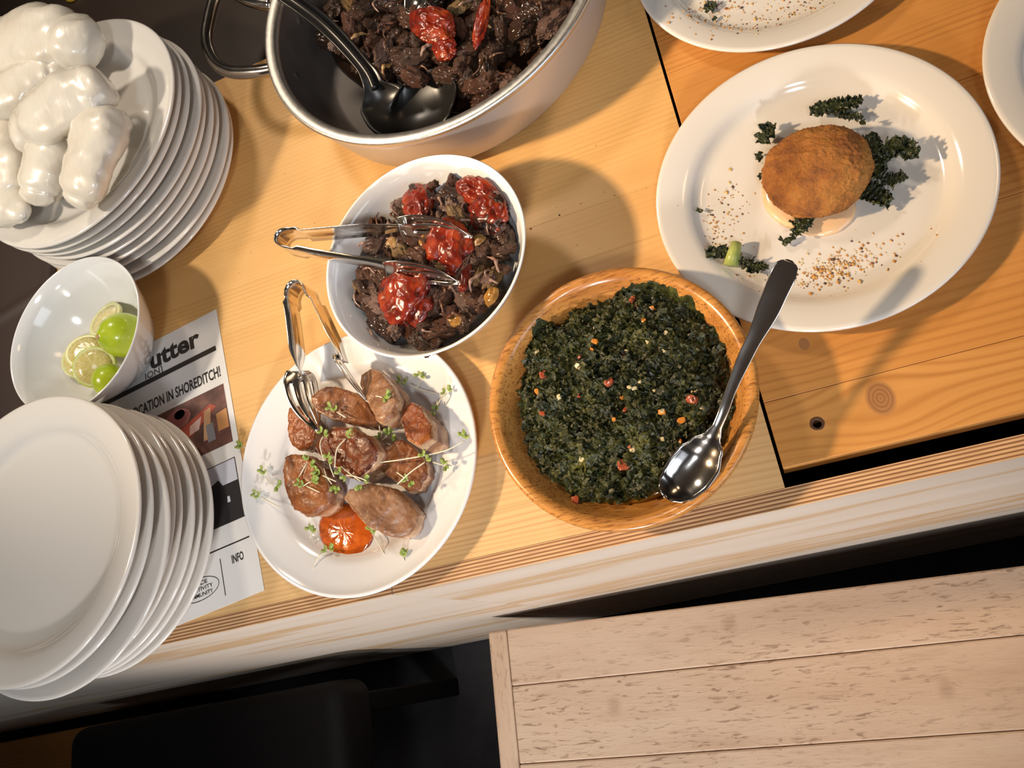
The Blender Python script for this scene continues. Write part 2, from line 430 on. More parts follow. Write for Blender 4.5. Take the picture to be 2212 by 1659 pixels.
# ------------------------------------------------------------------ measured outlines and points (metres; origin on the counter top, x along the front edge, y away from it)
PORK = [([(-0.3713, 0.3178), (-0.3419, 0.3193), (-0.3157, 0.2755), (-0.3255, 0.2554), (-0.3396, 0.2496), (-0.3513, 0.2747)], 0.014, 0.04, 'pale'), ([(-0.4238, 0.3024), (-0.4072, 0.3122), (-0.3852, 0.309), (-0.3631, 0.2904), (-0.3502, 0.2634), (-0.3581, 0.2591), (-0.3786, 0.2666), (-0.4099, 0.2822)], 0.012, 0.036, 'seared'), ([(-0.4581, 0.3058), (-0.4428, 0.3084), (-0.4256, 0.2813), (-0.4271, 0.2639), (-0.4458, 0.2556), (-0.4607, 0.2701)], 0.01, 0.028, 'skin'), ([(-0.4253, 0.2575), (-0.3836, 0.2663), (-0.3418, 0.231), (-0.3528, 0.2117), (-0.3862, 0.2044), (-0.4158, 0.2404)], 0.012, 0.042, 'dark'), ([(-0.3275, 0.2642), (-0.3065, 0.2754), (-0.2806, 0.2245), (-0.3084, 0.2155)], 0.014, 0.04, 'skin'), ([(-0.3389, 0.2384), (-0.3246, 0.2371), (-0.3039, 0.2025), (-0.3256, 0.1791), (-0.3517, 0.2058), (-0.363, 0.2205)], 0.01, 0.027, 'seared'), ([(-0.4622, 0.2527), (-0.446, 0.2505), (-0.4177, 0.2385), (-0.4044, 0.1909), (-0.435, 0.1829), (-0.4659, 0.1994)], 0.012, 0.036, 'brown'), ([(-0.3931, 0.1976), (-0.3514, 0.2002), (-0.3186, 0.1665), (-0.3293, 0.1446), (-0.3474, 0.1415), (-0.3762, 0.1661)], 0.012, 0.036, 'pale')]
CHILI = [(-0.4509, 0.1747), (-0.4456, 0.1905), (-0.4308, 0.1994), (-0.4116, 0.1974), (-0.391, 0.1864), (-0.3849, 0.1651), (-0.3898, 0.1498), (-0.4042, 0.1389), (-0.4229, 0.139), (-0.441, 0.1488)]
AIOLI = [(0.0665, 0.4095), (0.0596, 0.3886), (0.0591, 0.3681), (0.0688, 0.3492), (0.0804, 0.3387), (0.0864, 0.331), (0.0993, 0.3262), (0.1132, 0.3259), (0.1276, 0.334), (0.1341, 0.3463), (0.1384, 0.3899), (0.112, 0.4276)]
SPROUT = [([(-0.3247, 0.3015, 0.022), (-0.3301, 0.3061, 0.022)], [(-0.3209, 0.2978, 0.022), (-0.3064, 0.2869, 0.022), (-0.2925, 0.281, 0.022)]), ([(-0.3058, 0.3026, 0.022), (-0.3092, 0.3052, 0.022)], [(-0.3083, 0.2998, 0.022), (-0.3136, 0.2921, 0.022)]), ([(-0.2769, 0.2788, 0.026), (-0.2812, 0.2776, 0.026)], [(-0.2799, 0.2762, 0.026), (-0.2857, 0.2719, 0.026), (-0.2915, 0.267, 0.026)]), ([(-0.2927, 0.2659, 0.026), (-0.2971, 0.2602, 0.026)], [(-0.2909, 0.2713, 0.026), (-0.2928, 0.2649, 0.026)]), ([(-0.2594, 0.2194, 0.046), (-0.2609, 0.2225, 0.046)], [(-0.2608, 0.2169, 0.046), (-0.2824, 0.2119, 0.046), (-0.3217, 0.2141, 0.046), (-0.3558, 0.2189, 0.046), (-0.3615, 0.2232, 0.046)]), ([(-0.3001, 0.2082, 0.048), (-0.3034, 0.2123, 0.048)], [(-0.3028, 0.2061, 0.048), (-0.3175, 0.1997, 0.048), (-0.3345, 0.1919, 0.048)]), ([(-0.2917, 0.2026, 0.026), (-0.2927, 0.2061, 0.026)], [(-0.2939, 0.205, 0.026), (-0.3046, 0.2109, 0.026)]), ([(-0.4999, 0.2472, 0.025), (-0.5026, 0.2515, 0.025)], [(-0.4984, 0.2433, 0.025), (-0.4959, 0.2366, 0.025)]), ([(-0.4881, 0.2297, 0.022), (-0.4844, 0.2323, 0.022)], [(-0.4914, 0.232, 0.022), (-0.4964, 0.2362, 0.022)]), ([(-0.5076, 0.2241, 0.026), (-0.5115, 0.228, 0.026)], [(-0.5042, 0.2223, 0.026), (-0.4909, 0.2122, 0.026), (-0.4821, 0.2062, 0.026)]), ([(-0.3904, 0.2815, 0.054), (-0.3954, 0.2859, 0.054)], [(-0.389, 0.2791, 0.054), (-0.3796, 0.2706, 0.054)]), ([(-0.3318, 0.2768, 0.058), (-0.3285, 0.2784, 0.058)], [(-0.3347, 0.2786, 0.058), (-0.3416, 0.2821, 0.058)]), ([(-0.4019, 0.2579, 0.058), (-0.4059, 0.2609, 0.058)], [(-0.4047, 0.2567, 0.058), (-0.4077, 0.2477, 0.058), (-0.406, 0.231, 0.058)]), ([(-0.3766, 0.2493, 0.058), (-0.3723, 0.2501, 0.058)], [(-0.3794, 0.2476, 0.058), (-0.3893, 0.2382, 0.058), (-0.3946, 0.2215, 0.058)]), ([(-0.4286, 0.2391, 0.053), (-0.4226, 0.2328, 0.053)], [(-0.4289, 0.2358, 0.053), (-0.4397, 0.223, 0.053)]), ([(-0.4014, 0.2336, 0.058), (-0.3992, 0.2293, 0.058)], [(-0.4002, 0.2295, 0.058), (-0.3978, 0.2213, 0.058), (-0.396, 0.2124, 0.058)]), ([(-0.4156, 0.2205, 0.053), (-0.4174, 0.2243, 0.053)], [(-0.412, 0.2186, 0.053), (-0.3975, 0.209, 0.053)]), ([(-0.3889, 0.2154, 0.058), (-0.3843, 0.2096, 0.058)], [(-0.3826, 0.211, 0.058), (-0.3717, 0.2065, 0.058), (-0.3611, 0.2003, 0.058)]), ([(-0.3632, 0.202, 0.056), (-0.3698, 0.1972, 0.056)], [(-0.3683, 0.2014, 0.056), (-0.3777, 0.2107, 0.056), (-0.3886, 0.2213, 0.056)]), ([(-0.4029, 0.2052, 0.05), (-0.3991, 0.2014, 0.05)], [(-0.4042, 0.2083, 0.05), (-0.4082, 0.2169, 0.05), (-0.4117, 0.2263, 0.05)]), ([(-0.435, 0.2142, 0.053), (-0.4385, 0.2179, 0.053)], [(-0.4313, 0.2124, 0.053), (-0.4171, 0.2029, 0.053)]), ([(-0.4234, 0.2167, 0.053), (-0.4199, 0.2144, 0.053)], [(-0.4267, 0.216, 0.053), (-0.4351, 0.2133, 0.053)]), ([(-0.3228, 0.1915, 0.042), (-0.3262, 0.1956, 0.042)], [(-0.3254, 0.1944, 0.042), (-0.3366, 0.2055, 0.042)]), ([(-0.4507, 0.1754, 0.018), (-0.4537, 0.1785, 0.018)], [(-0.452, 0.1733, 0.018), (-0.4545, 0.1691, 0.018)]), ([(-0.43, 0.1529, 0.02), (-0.4355, 0.1517, 0.02)], [(-0.4351, 0.1507, 0.02), (-0.4452, 0.1462, 0.02), (-0.4551, 0.1325, 0.02)]), ([(-0.3848, 0.1629, 0.018), (-0.382, 0.1591, 0.018)], [(-0.3832, 0.1584, 0.018), (-0.3779, 0.1499, 0.018), (-0.3715, 0.1339, 0.018)]), ([(-0.3495, 0.1291, 0.022), (-0.3472, 0.1313, 0.022)], [(-0.3497, 0.1273, 0.022), (-0.3492, 0.1237, 0.022)]), ([(-0.3573, 0.2492, 0.03), (-0.3491, 0.2505, 0.03)], [(-0.3549, 0.2471, 0.03), (-0.3551, 0.2586, 0.03), (-0.3561, 0.2688, 0.03)]), ([(-0.3447, 0.2523, 0.03), (-0.3419, 0.2452, 0.03)], [(-0.3477, 0.2492, 0.03), (-0.3551, 0.2452, 0.03)]), ([(-0.5436, 0.2932, 0.004), (-0.546, 0.2954, 0.004)], [(-0.5417, 0.2921, 0.004), (-0.5381, 0.2901, 0.004)])]
KALE = [([(0.1226, 0.4496, 0.02), (0.1389, 0.4476, 0.02), (0.1542, 0.4433, 0.02), (0.1675, 0.4441, 0.02)], 0.0118, 'curly kale crisp lying behind the croquette'), ([(0.1449, 0.4371, 0.018), (0.1547, 0.4311, 0.018), (0.1627, 0.4254, 0.018)], 0.0063, 'thin curl of kale with a pale rib behind the croquette'), ([(0.0729, 0.4324, 0.022), (0.0801, 0.4428, 0.022), (0.0874, 0.4488, 0.022)], 0.011, 'kale tuft poking out left of the croquette, larger one'), ([(0.0646, 0.4236, 0.018), (0.0701, 0.4229, 0.018)], 0.0087, 'tiny kale scrap at the left edge of the croquette'), ([(0.0618, 0.4035, 0.018), (0.0652, 0.4, 0.018)], 0.0055, 'tiny lower kale scrap left of the croquette'), ([(0.1643, 0.3798, 0.03), (0.1754, 0.3785, 0.03), (0.1845, 0.3712, 0.03), (0.1905, 0.3662, 0.03)], 0.0124, 'large kale leaf farthest right of the croquette'), ([(0.1759, 0.3871, 0.034), (0.1782, 0.3762, 0.034)], 0.0069, 'upright kale tip to the right of the croquette'), ([(0.1601, 0.4035, 0.024), (0.1612, 0.3877, 0.024), (0.1606, 0.3729, 0.024), (0.1523, 0.3589, 0.024)], 0.0133, 'kale leaf tucked along the right edge of the croquette'), ([(0.1566, 0.3535, 0.022), (0.1682, 0.3536, 0.022), (0.1768, 0.354, 0.022)], 0.0094, 'narrow kale sprig lying right of the croquette'), ([(0.1418, 0.3558, 0.02), (0.1488, 0.3466, 0.02), (0.1585, 0.3344, 0.02)], 0.0149, 'kale leaf at the lower right of the croquette'), ([(0.0923, 0.351, 0.022), (0.0853, 0.3409, 0.022), (0.0742, 0.3304, 0.022)], 0.0125, 'kale leaf hanging over the pale sauce'), ([(0.075, 0.3338, 0.015), (0.0676, 0.3296, 0.015), (0.0622, 0.3356, 0.015)], 0.0047, 'curled tail of kale below the pale sauce'), ([(-0.0038, 0.3404, 0.018), (0.0091, 0.3397, 0.018), (0.0183, 0.3334, 0.018)], 0.0094, 'kale piece left of the pale green stem on the plate'), ([(0.0246, 0.3251, 0.018), (0.0325, 0.315, 0.018), (0.0456, 0.3094, 0.018)], 0.0087, 'kale piece right of the pale green stem on the plate'), ([(-0.0004, 0.3912, 0.015), (0.0039, 0.3869, 0.015)], 0.0036, 'small kale flake near the left rim of the croquette plate'), ([(0.1572, 0.4162, 0.024), (0.1616, 0.4173, 0.024)], 0.0055, 'small kale bud between the croquette and the rear kale'), ([(0.0628, 0.613, 0.015), (0.0755, 0.6138, 0.015)], 0.0079, 'dark kale flake on the plate cut off by the top edge'), ([(0.0681, 0.6006, 0.013), (0.0712, 0.5977, 0.013)], 0.004, 'small kale scrap on the plate cut off by the top edge')]
STEM = [(0.0251, 0.3418, 0.022), (0.0148, 0.3228, 0.02)]
HULL = [(-0.3568, 0.4288), (-0.3518, 0.4553), (-0.3271, 0.4852), (-0.2891, 0.4762), (-0.272, 0.5024), (-0.2129, 0.484), (-0.1756, 0.4604), (-0.1641, 0.4177), (-0.171, 0.3681), (-0.1876, 0.3336), (-0.2152, 0.3121), (-0.2601, 0.3052), (-0.2988, 0.3171), (-0.3393, 0.3502), (-0.3388, 0.379), (-0.3552, 0.4062)]
TOM = [(-0.2621, 0.4713, 0.07, 0.0289, 0.0467, 80, 0.1), (-0.1963, 0.4538, 0.075, 0.0244, 0.0422, -60, 0.2), (-0.19, 0.4297, 0.072, 0.0344, 0.0444, -70, 0.9), (-0.2382, 0.4014, 0.072, 0.0444, 0.0583, 60, 0.2), (-0.287, 0.367, 0.076, 0.05, 0.0556, 70, 0.05), (-0.2748, 0.3925, 0.066, 0.0389, 0.0256, 20, 0.2), (-0.2255, 0.3847, 0.07, 0.0167, 0.0556, 70, 0.15)]
YEL = [(-0.2542, 0.4186, 0.076), (-0.2964, 0.4346, 0.07), (-0.2797, 0.4394, 0.07), (-0.2074, 0.4043, 0.07), (-0.2031, 0.3412, 0.07), (-0.3124, 0.4004, 0.068), (-0.2406, 0.3304, 0.066)]
PANHULL = [(-0.3525, 0.8784), (-0.3681, 0.7789), (-0.3288, 0.7154), (-0.28, 0.6571), (-0.1984, 0.6181), (-0.1705, 0.5858), (-0.1201, 0.5993), (-0.0802, 0.6301), (-0.0565, 0.6965), (-0.075, 0.8443), (-0.205, 0.9943), (-0.3004, 0.9879)]
PANTOM = [(-0.2186, 0.6942, 0.062, 0.0341, 0.0541, -60, 0.1), (-0.212, 0.6633, 0.055, 0.0235, 0.0324, -60, 0.3), (-0.1629, 0.6738, 0.06, 0.0141, 0.0529, 50, 0.1)]
HANDLE = [(-0.4168, 0.7205, 0.072), (-0.4415, 0.7259, 0.074), (-0.4771, 0.7416, 0.075), (-0.4992, 0.7625, 0.075), (-0.5116, 0.7909, 0.075), (-0.5151, 0.8169, 0.075), (-0.5107, 0.8416, 0.075), (-0.5025, 0.8687, 0.075), (-0.4931, 0.8852, 0.075), (-0.4748, 0.872, 0.075), (-0.4479, 0.8418, 0.075), (-0.4156, 0.8196, 0.072)]
RIVET = [(-0.3961, 0.7174, 0.06), (-0.3834, 0.7942, 0.06)]
LADLE = [(-0.3877, 0.7802, 0.14), (-0.3523, 0.7452, 0.115), (-0.3285, 0.7155, 0.09), (-0.3059, 0.671, 0.065), (-0.3026, 0.6495, 0.052), (-0.2942, 0.627, 0.044), (-0.2721, 0.6224, 0.034), (-0.2391, 0.6189, 0.036), (-0.2094, 0.6135, 0.046)]
SSPOON = [(-0.1801, 0.767, 0.09), (-0.2092, 0.7568, 0.075), (-0.2306, 0.742, 0.066), (-0.2447, 0.727, 0.06)]
TONG1 = {'a': [(-0.2063, 0.404, 0.082), (-0.236, 0.4231, 0.089), (-0.2678, 0.4335, 0.094), (-0.3063, 0.4428, 0.098), (-0.356, 0.454, 0.103), (-0.3867, 0.4612, 0.106)], 'b': [(-0.2255, 0.3596, 0.082), (-0.2533, 0.3757, 0.088), (-0.2892, 0.3902, 0.093), (-0.3215, 0.4055, 0.097), (-0.364, 0.4259, 0.103), (-0.3965, 0.4438, 0.106)], 'loop': [-0.4055, 0.4598, 0.106]}
TONG2 = {'a': [(-0.4166, 0.2689, 0.045), (-0.4297, 0.3038, 0.042), (-0.4321, 0.3323, 0.046), (-0.4268, 0.3574, 0.054), (-0.4218, 0.3901, 0.064), (-0.4205, 0.412, 0.07)], 'b': [(-0.3527, 0.281, 0.05), (-0.3659, 0.3058, 0.052), (-0.3772, 0.331, 0.056), (-0.3841, 0.3577, 0.061), (-0.3915, 0.3872, 0.067), (-0.3971, 0.4092, 0.071)], 'loop': [-0.4086, 0.4225, 0.071]}
SPOON = [(0.0571, 0.2737, 0.098), (0.0452, 0.2586, 0.096), (0.0255, 0.2344, 0.09), (0.004, 0.2108, 0.083), (-0.0133, 0.1894, 0.077), (-0.0245, 0.1736, 0.073), (-0.0346, 0.1616, 0.068), (-0.0508, 0.1453, 0.062), (-0.0701, 0.1307, 0.06), (-0.0889, 0.1204, 0.062)]
GREEN = [(-0.1683, 0.3171), (-0.1474, 0.303), (-0.1324, 0.3202), (-0.1056, 0.3162), (-0.0683, 0.3221), (-0.0342, 0.3007), (-0.0198, 0.2734), (-0.011, 0.2434), (-0.0118, 0.2172), (-0.0161, 0.1927), (-0.0269, 0.1663), (-0.0507, 0.1498), (-0.0822, 0.1352), (-0.104, 0.1282), (-0.1327, 0.1287), (-0.1687, 0.1392), (-0.1822, 0.1593), (-0.2041, 0.1865), (-0.206, 0.214), (-0.205, 0.2461), (-0.1926, 0.2758), (-0.1794, 0.296)]
GBIT = [(-0.1174, 0.1576, 0.05, 0.011, 'tom'), (-0.1727, 0.2581, 0.05, 0.009, 'tom'), (-0.1132, 0.2315, 0.05, 0.008, 'tom'), (-0.0474, 0.1978, 0.05, 0.009, 'tom'), (-0.025, 0.2029, 0.05, 0.005, 'tom'), (-0.0609, 0.1834, 0.05, 0.007, 'org'), (-0.181, 0.2433, 0.05, 0.006, 'org'), (-0.154, 0.2698, 0.05, 0.005, 'org'), (-0.1185, 0.2743, 0.05, 0.006, 'org'), (-0.067, 0.1663, 0.05, 0.005, 'org'), (-0.0626, 0.2905, 0.05, 0.007, 'org'), (-0.0711, 0.2816, 0.05, 0.006, 'org'), (-0.0774, 0.3073, 0.05, 0.006, 'tom'), (-0.1804, 0.2218, 0.05, 0.005, 'tom'), (-0.1691, 0.1398, 0.05, 0.008, 'tom'), (-0.0969, 0.2528, 0.05, 0.005, 'tom'), (-0.1072, 0.1684, 0.05, 0.006, 'gar'), (-0.1527, 0.1723, 0.05, 0.006, 'gar'), (-0.0443, 0.2055, 0.05, 0.006, 'gar'), (-0.1164, 0.2887, 0.05, 0.004, 'gar'), (-0.1746, 0.2827, 0.05, 0.004, 'gar'), (-0.0458, 0.2858, 0.05, 0.004, 'gar'), (-0.1055, 0.2042, 0.05, 0.004, 'tom'), (-0.0747, 0.1935, 0.05, 0.006, 'org'), (-0.1607, 0.2307, 0.05, 0.005, 'gar'), (-0.1387, 0.2563, 0.05, 0.005, 'gar')]
LIME = [[-0.6678, 0.4541, 0.055], [-0.683, 0.4006, 0.05]]
SLICE = [[-0.7233, 0.4332, 0.034], [-0.7422, 0.4583, 0.028], [-0.7106, 0.4922, 0.04], [-0.7522, 0.452, 0.024], [-0.7088, 0.4953, 0.034]]
CR = [[0.0976, 0.2932, 0.016, 0.008, 260], [0.1138, 0.2945, 0.02, 0.008, 60], [0.1401, 0.3039, 0.02, 0.012, 40], [0.0187, 0.3719, 0.01, 0.02, 60], [0.0102, 0.3648, 0.006, 0.014, 40], [0.0369, 0.3099, 0.012, 0.01, 14], [0.0381, 0.3958, 0.012, 0.012, 20], [0.1369, 0.5783, 0.045, 0.01, 200], [0.0897, 0.611, 0.03, 0.008, 120], [0.0638, 0.6236, 0.015, 0.008, 40]]
DUMP = [([(-0.811, 0.8583, 0.15), (-0.7463, 0.8519, 0.156), (-0.6827, 0.8273, 0.156), (-0.6386, 0.8082, 0.148), (-0.6161, 0.8001, 0.14)], 0.034, 'largest white dumpling lying at the back of the plate', 1, 0.62), ([(-0.8213, 0.7778, 0.148), (-0.768, 0.7724, 0.152), (-0.7226, 0.7838, 0.152), (-0.6845, 0.7886, 0.146), (-0.661, 0.7821, 0.14)], 0.026, 'white dumpling wedged behind the middle one', 2, 0.8), ([(-0.7239, 0.6988, 0.158), (-0.6776, 0.6942, 0.166), (-0.6333, 0.6994, 0.168), (-0.6043, 0.7109, 0.16), (-0.5888, 0.72, 0.152)], 0.033, 'white dumpling in the middle, on top of the others', 3, 0.15), ([(-0.6484, 0.5747, 0.14), (-0.6316, 0.5944, 0.148), (-0.6134, 0.6222, 0.152), (-0.6017, 0.6572, 0.15), (-0.5915, 0.6849, 0.142)], 0.029, 'white dumpling at the right front of the plate', 4, 0.12), ([(-0.7155, 0.6053, 0.138), (-0.7028, 0.629, 0.144), (-0.6842, 0.6562, 0.146), (-0.6685, 0.6789, 0.142)], 0.026, 'white dumpling between the right front one and its neighbour', 5, 0.2), ([(-0.8083, 0.7851, 0.14), (-0.7764, 0.7259, 0.142), (-0.7617, 0.6643, 0.142), (-0.7588, 0.6256, 0.138), (-0.734, 0.5954, 0.134)], 0.024, 'slim curved white dumpling cut off by the left edge', 6, 0.9), ([(-0.8519, 0.7384, 0.14), (-0.8113, 0.6848, 0.142), (-0.7857, 0.635, 0.14), (-0.7769, 0.6075, 0.136)], 0.026, 'white dumpling mostly outside the left edge', 7, 0.3)]
STRAY = [(-0.3461, 0.3905, 0.068), (-0.337, 0.3469, 0.064), (-0.3559, 0.4416, 0.066)]


# ------------------------------------------------------------------ the setting
fl = mk('floor', [(-4, -4.5, -1.02), (4, -4.5, -1.02), (4, 4.5, -1.02), (-4, 4.5, -1.02)], [(0, 1, 2, 3)], M_FLOOR, smooth=False)
setp(fl, 'dark grey concrete floor below the counter', 'floor', kind='structure')

M_WALL = simple('warm_plaster', [(.3, (.34, .27, .21)), (.7, (.40, .32, .25))], 2.5, .8, .1)
M_CEIL = simple('dark_ceiling', [(.3, (.30, .25, .21)), (.7, (.36, .30, .25))], 2.0, .8, .1)
def wall(nm, P, mat, label, cat):
    o = mk(nm, P, [(0, 1, 2, 3)], mat, None, False); setp(o, label, cat, kind='structure')
wall('wall_back', [(-4, 4.5, -1.02), (4, 4.5, -1.02), (4, 4.5, 2.1), (-4, 4.5, 2.1)], M_WALL, 'plain warm plaster wall behind the counter', 'wall')
wall('wall_front', [(-4, -4.5, -1.02), (4, -4.5, -1.02), (4, -4.5, 2.1), (-4, -4.5, 2.1)], M_WALL, 'plain warm plaster wall across the aisle', 'wall')
wall('wall_left', [(-4, -4.5, -1.02), (-4, 4.5, -1.02), (-4, 4.5, 2.1), (-4, -4.5, 2.1)], M_WALL, 'plain warm plaster wall at the left', 'wall')
wall('wall_right', [(4, -4.5, -1.02), (4, 4.5, -1.02), (4, 4.5, 2.1), (4, -4.5, 2.1)], M_WALL, 'plain warm plaster wall at the right', 'wall')
wall('ceiling', [(-4, -4.5, 2.1), (4, -4.5, 2.1), (4, 4.5, 2.1), (-4, 4.5, 2.1)], M_CEIL, 'plain brown ceiling carrying the spot lamps', 'ceiling')

# counter
ct = empty('wooden_counter', (0, 0, -1.02), 'pale pine counter carrying all the plates, with plywood front panels', 'counter')
def cpart(o):
    o.parent = ct; o.matrix_parent_inverse = Matrix.Translation((0, 0, 1.02)); return o
TH = -.027
yb = [.1157, .155, .212, .270, .325, .386, .442, .500, .558, .617, .672, .730, .780, .828]
for i in range(13):
    m = M_PINE_FRONT if i in (0, 1) else M_PINE
    cpart(board('plank', -2.2, .0055, yb[i], yb[i + 1] - .00012, TH, 0, m, None, .0002))
big = board('plank', .0085, 1.1, .132, .1925, TH, 0, None, None, .0006)
kx, ky = (.0085 + 1.1) / 2, (.132 + .1925) / 2
big.data.materials.append(pine('pine_knotty', (.68, .335, .098), (.60, .275, .068), (.38, .135, .025), knots=[(.1004 - kx, .171 - ky, .0135)], ringk=.7, freq=430, warp=3.2))
cpart(big)
b2 = board('plank', .0085, 1.1, .1928, .3155, TH, 0, None, None, .0006); ky = (.1928 + .3155) / 2
b2.data.materials.append(pine('pine_small_knot', (.66, .315, .088), (.58, .255, .060), (.38, .135, .025), knots=[(.0557 - kx, .2356 - ky, .0055)], ringk=.55, freq=400, warp=4))
cpart(b2)
for y0, y1 in ((.3158, .44), (.4403, .565), (.5653, .69), (.6903, .828)):
    cpart(board('plank', .0085, 1.1, y0, y1, TH, 0, M_PINE_R, None, .0006))
# screw hole in the front right plank: a sunk dark cup with a frayed lip
V, F = lathe_mesh([(0, -.010), (.0032, -.010), (.0036, -.0004), (.0042, .0004), (.0052, .0005), (.0062, .0002)], 18)
V = [Vector(v) * 1 for v in V]
for v in V:
    if v.z > -.001: v.x *= 1 + .12 * noise.noise(v * 900); v.y *= 1 + .12 * noise.noise(v * 900 + Vector((5, 0, 0)))
bmh = bmesh.new(); bmesh.ops.create_cone(bmh, segments=16, radius1=.0042, radius2=.0042, depth=.03, cap_ends=True)
cut = from_bm('cutter', bmh, None, None, False, (.0459, .1628, 0))
bo = big.modifiers.new('hole', 'BOOLEAN'); bo.operation = 'DIFFERENCE'; bo.object = cut; bo.solver = 'EXACT'
bpy.context.view_layer.update()
dg = bpy.context.evaluated_depsgraph_get()
nm = bpy.data.meshes.new_from_object(big.evaluated_get(dg)); big.modifiers.clear(); big.data = nm
bpy.data.objects.remove(cut)
cpart(mk('screw_hole', V, F, Mat('hole_fray', (.10, .04, .015), .8).mat, None, True, (.0459, .1628, 0)))
# plywood front panels: their sawn top edge is the dark-striped strip along the front
def panel(x0, x1, fm, nm):
    cx = (x0 + x1) / 2
    o = from_bm(nm, box_bm(x0 - cx, x1 - cx, 0, .0172, -1.015, -.0004, .0003, 1), [fm, M_PLYEDGE], None, False, (cx, .0982, 0))
    for p in o.data.polygons:
        if abs(p.normal.z) > .7: p.material_index = 1
    return cpart(o)
panel(-2.2, -.3785, M_PLYFACE2, 'front_panel'); panel(-.3775, 1.1, M_PLYFACE, 'front_panel')
# dark rail under the slot on the right so that the slot stays a real gap
cpart(board('back_rail', -2.2, 1.1, .78, .81, -1.0, TH - .002, M_DARK, None))

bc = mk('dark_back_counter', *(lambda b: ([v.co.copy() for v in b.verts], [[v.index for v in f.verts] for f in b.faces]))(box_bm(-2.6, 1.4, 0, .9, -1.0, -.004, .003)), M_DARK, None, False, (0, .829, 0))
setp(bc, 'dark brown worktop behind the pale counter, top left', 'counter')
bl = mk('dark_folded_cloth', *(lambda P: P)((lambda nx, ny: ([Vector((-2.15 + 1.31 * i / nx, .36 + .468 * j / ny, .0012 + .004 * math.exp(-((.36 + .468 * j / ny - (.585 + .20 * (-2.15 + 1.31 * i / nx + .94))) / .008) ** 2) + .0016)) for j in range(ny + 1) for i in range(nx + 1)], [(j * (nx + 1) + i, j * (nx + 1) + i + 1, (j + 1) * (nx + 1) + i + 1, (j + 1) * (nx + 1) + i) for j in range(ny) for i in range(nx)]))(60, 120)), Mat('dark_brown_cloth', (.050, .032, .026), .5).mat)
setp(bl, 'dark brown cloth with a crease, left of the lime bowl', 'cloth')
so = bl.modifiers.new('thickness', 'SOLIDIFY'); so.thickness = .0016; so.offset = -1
ys = mk('yellow_ring', *lathe_mesh([(.004, 0), (.016, 0), (.0175, .003), (.015, .006), (.006, .0062), (.004, .004), (.004, 0)], 24), Mat('yellow_plastic', (.55, .33, .03), .4).mat, None, True, (-.835, 1.140, -.004))
setp(ys, 'small yellow ring on the dark worktop at the top edge', 'ring')

# bench
be = empty('wooden_bench', (-.4654, .0762, -1.02), 'weathered plank bench in front of the counter, bottom right', 'bench', None, math.radians(-3.64))
def bpart(nm, x0, x1, y0, y1, z0, z1, bev=.002, mat=None):
    cx, cy = (x0 + x1) / 2, (y0 + y1) / 2
    o = from_bm(nm, box_bm(x0 - cx, x1 - cx, y0 - cy, y1 - cy, z0, z1, bev), mat or M_WEATHER, be, False, (cx, cy, 0)); return o
ZT = .57
def endboard():
    bm = box_bm(-.0148, .0148, -.33, .33, ZT - .032, ZT, .003)
    return bm
eb = from_bm('end_board', box_bm(-.33, .33, -.0148, .0148, ZT - .032, ZT, .004, 3), M_WEATHER, be, False, (.0152, -.33, 0)); eb.rotation_euler = (0, 0, PI / 2)
yy = 0
for w in (.0805, .1045, .105, .11, .11, .12):
    bpart('plank', .031, 1.9, yy - w + .0008, yy, ZT - .032, ZT, .0022); yy -= w
for lx in (.10, 1.75):
    for ly in (-.56, -.09): bpart('leg', lx - .03, lx + .03, ly - .03, ly + .03, 0, ZT - .033)
bpart('cross_rail', .13, 1.72, -.34, -.30, .12, .17)

# black padded stool in the dark below the counter
st = empty('black_padded_stool', (-1.10, -.30, -1.02), 'black padded stool in the shadow at the bottom left', 'stool')
from_bm('seat', box_bm(-.26, .335, -.36, .352, .40, .52, .03, 5), M_PAD, st, True)
V, F = tube([(-.27, -.36 + .6 * i / 12, .50) for i in range(13)], lambda t: .055 * (1 - .35 * max(0, (t - .8) / .2) ** 2), 20)
mk('armrest', V, F, M_PAD, st)
for lx in (-.22, .30):
    for ly in (-.32, .31): from_bm('leg', box_bm(lx - .018, lx + .018, ly - .018, ly + .018, 0, .405, .004), M_PAD, st, False)
wp = empty('wooden_pallet', (-2.0, .02, -1.02), 'brown wooden pallet on the floor in the bottom left corner', 'pallet')
for k in range(3): from_bm('slat', box_bm(-.5, .62, -.36 + .15 * k, -.25 + .15 * k, .09, .11, .003), M_PINE_R, wp, False)
for k in (-.4, .1, .55): from_bm('bearer', box_bm(k - .04, k + .04, -.36, .05, 0, .089, .003), M_PINE_R, wp, False)

# ------------------------------------------------------------------ crockery
def plate_profile(R):
    return [(0, .003), (.595 * R, .003), (.60 * R, 0), (.635 * R, 0), (.65 * R, .0035), (.72 * R, .0060), (.80 * R, .0105), (.90 * R, .0155), (.965 * R, .0185),
            (.990 * R, .0203), (R, .0220), (.9985 * R, .0236), (.988 * R, .0244), (.965 * R, .0240), (.90 * R, .0220), (.83 * R, .0195), (.79 * R, .0172), (.765 * R, .0138), (.74 * R, .0105), (.71 * R, .0085), (.67 * R, .0078), (0, .0075)]
def plate(name, x, y, R, label, group=None, z=0, mat=None, prof=None):
    o = mk(name, *lathe_mesh((prof or plate_profile)(R), 128), mat or M_CERAMIC, None, True, (x, y, z))
    return setp(o, label, 'plate', group)
plate('dinner_plate', .106, .3752, .1452, 'round white plate holding the croquette and kale')
plate('dinner_plate', .1438, .6661, .1412, 'white plate with spice crumbs, cut off by the top edge')
plate('dinner_plate', .4015, .3925, .1425, 'empty white plate cut off by the right edge')
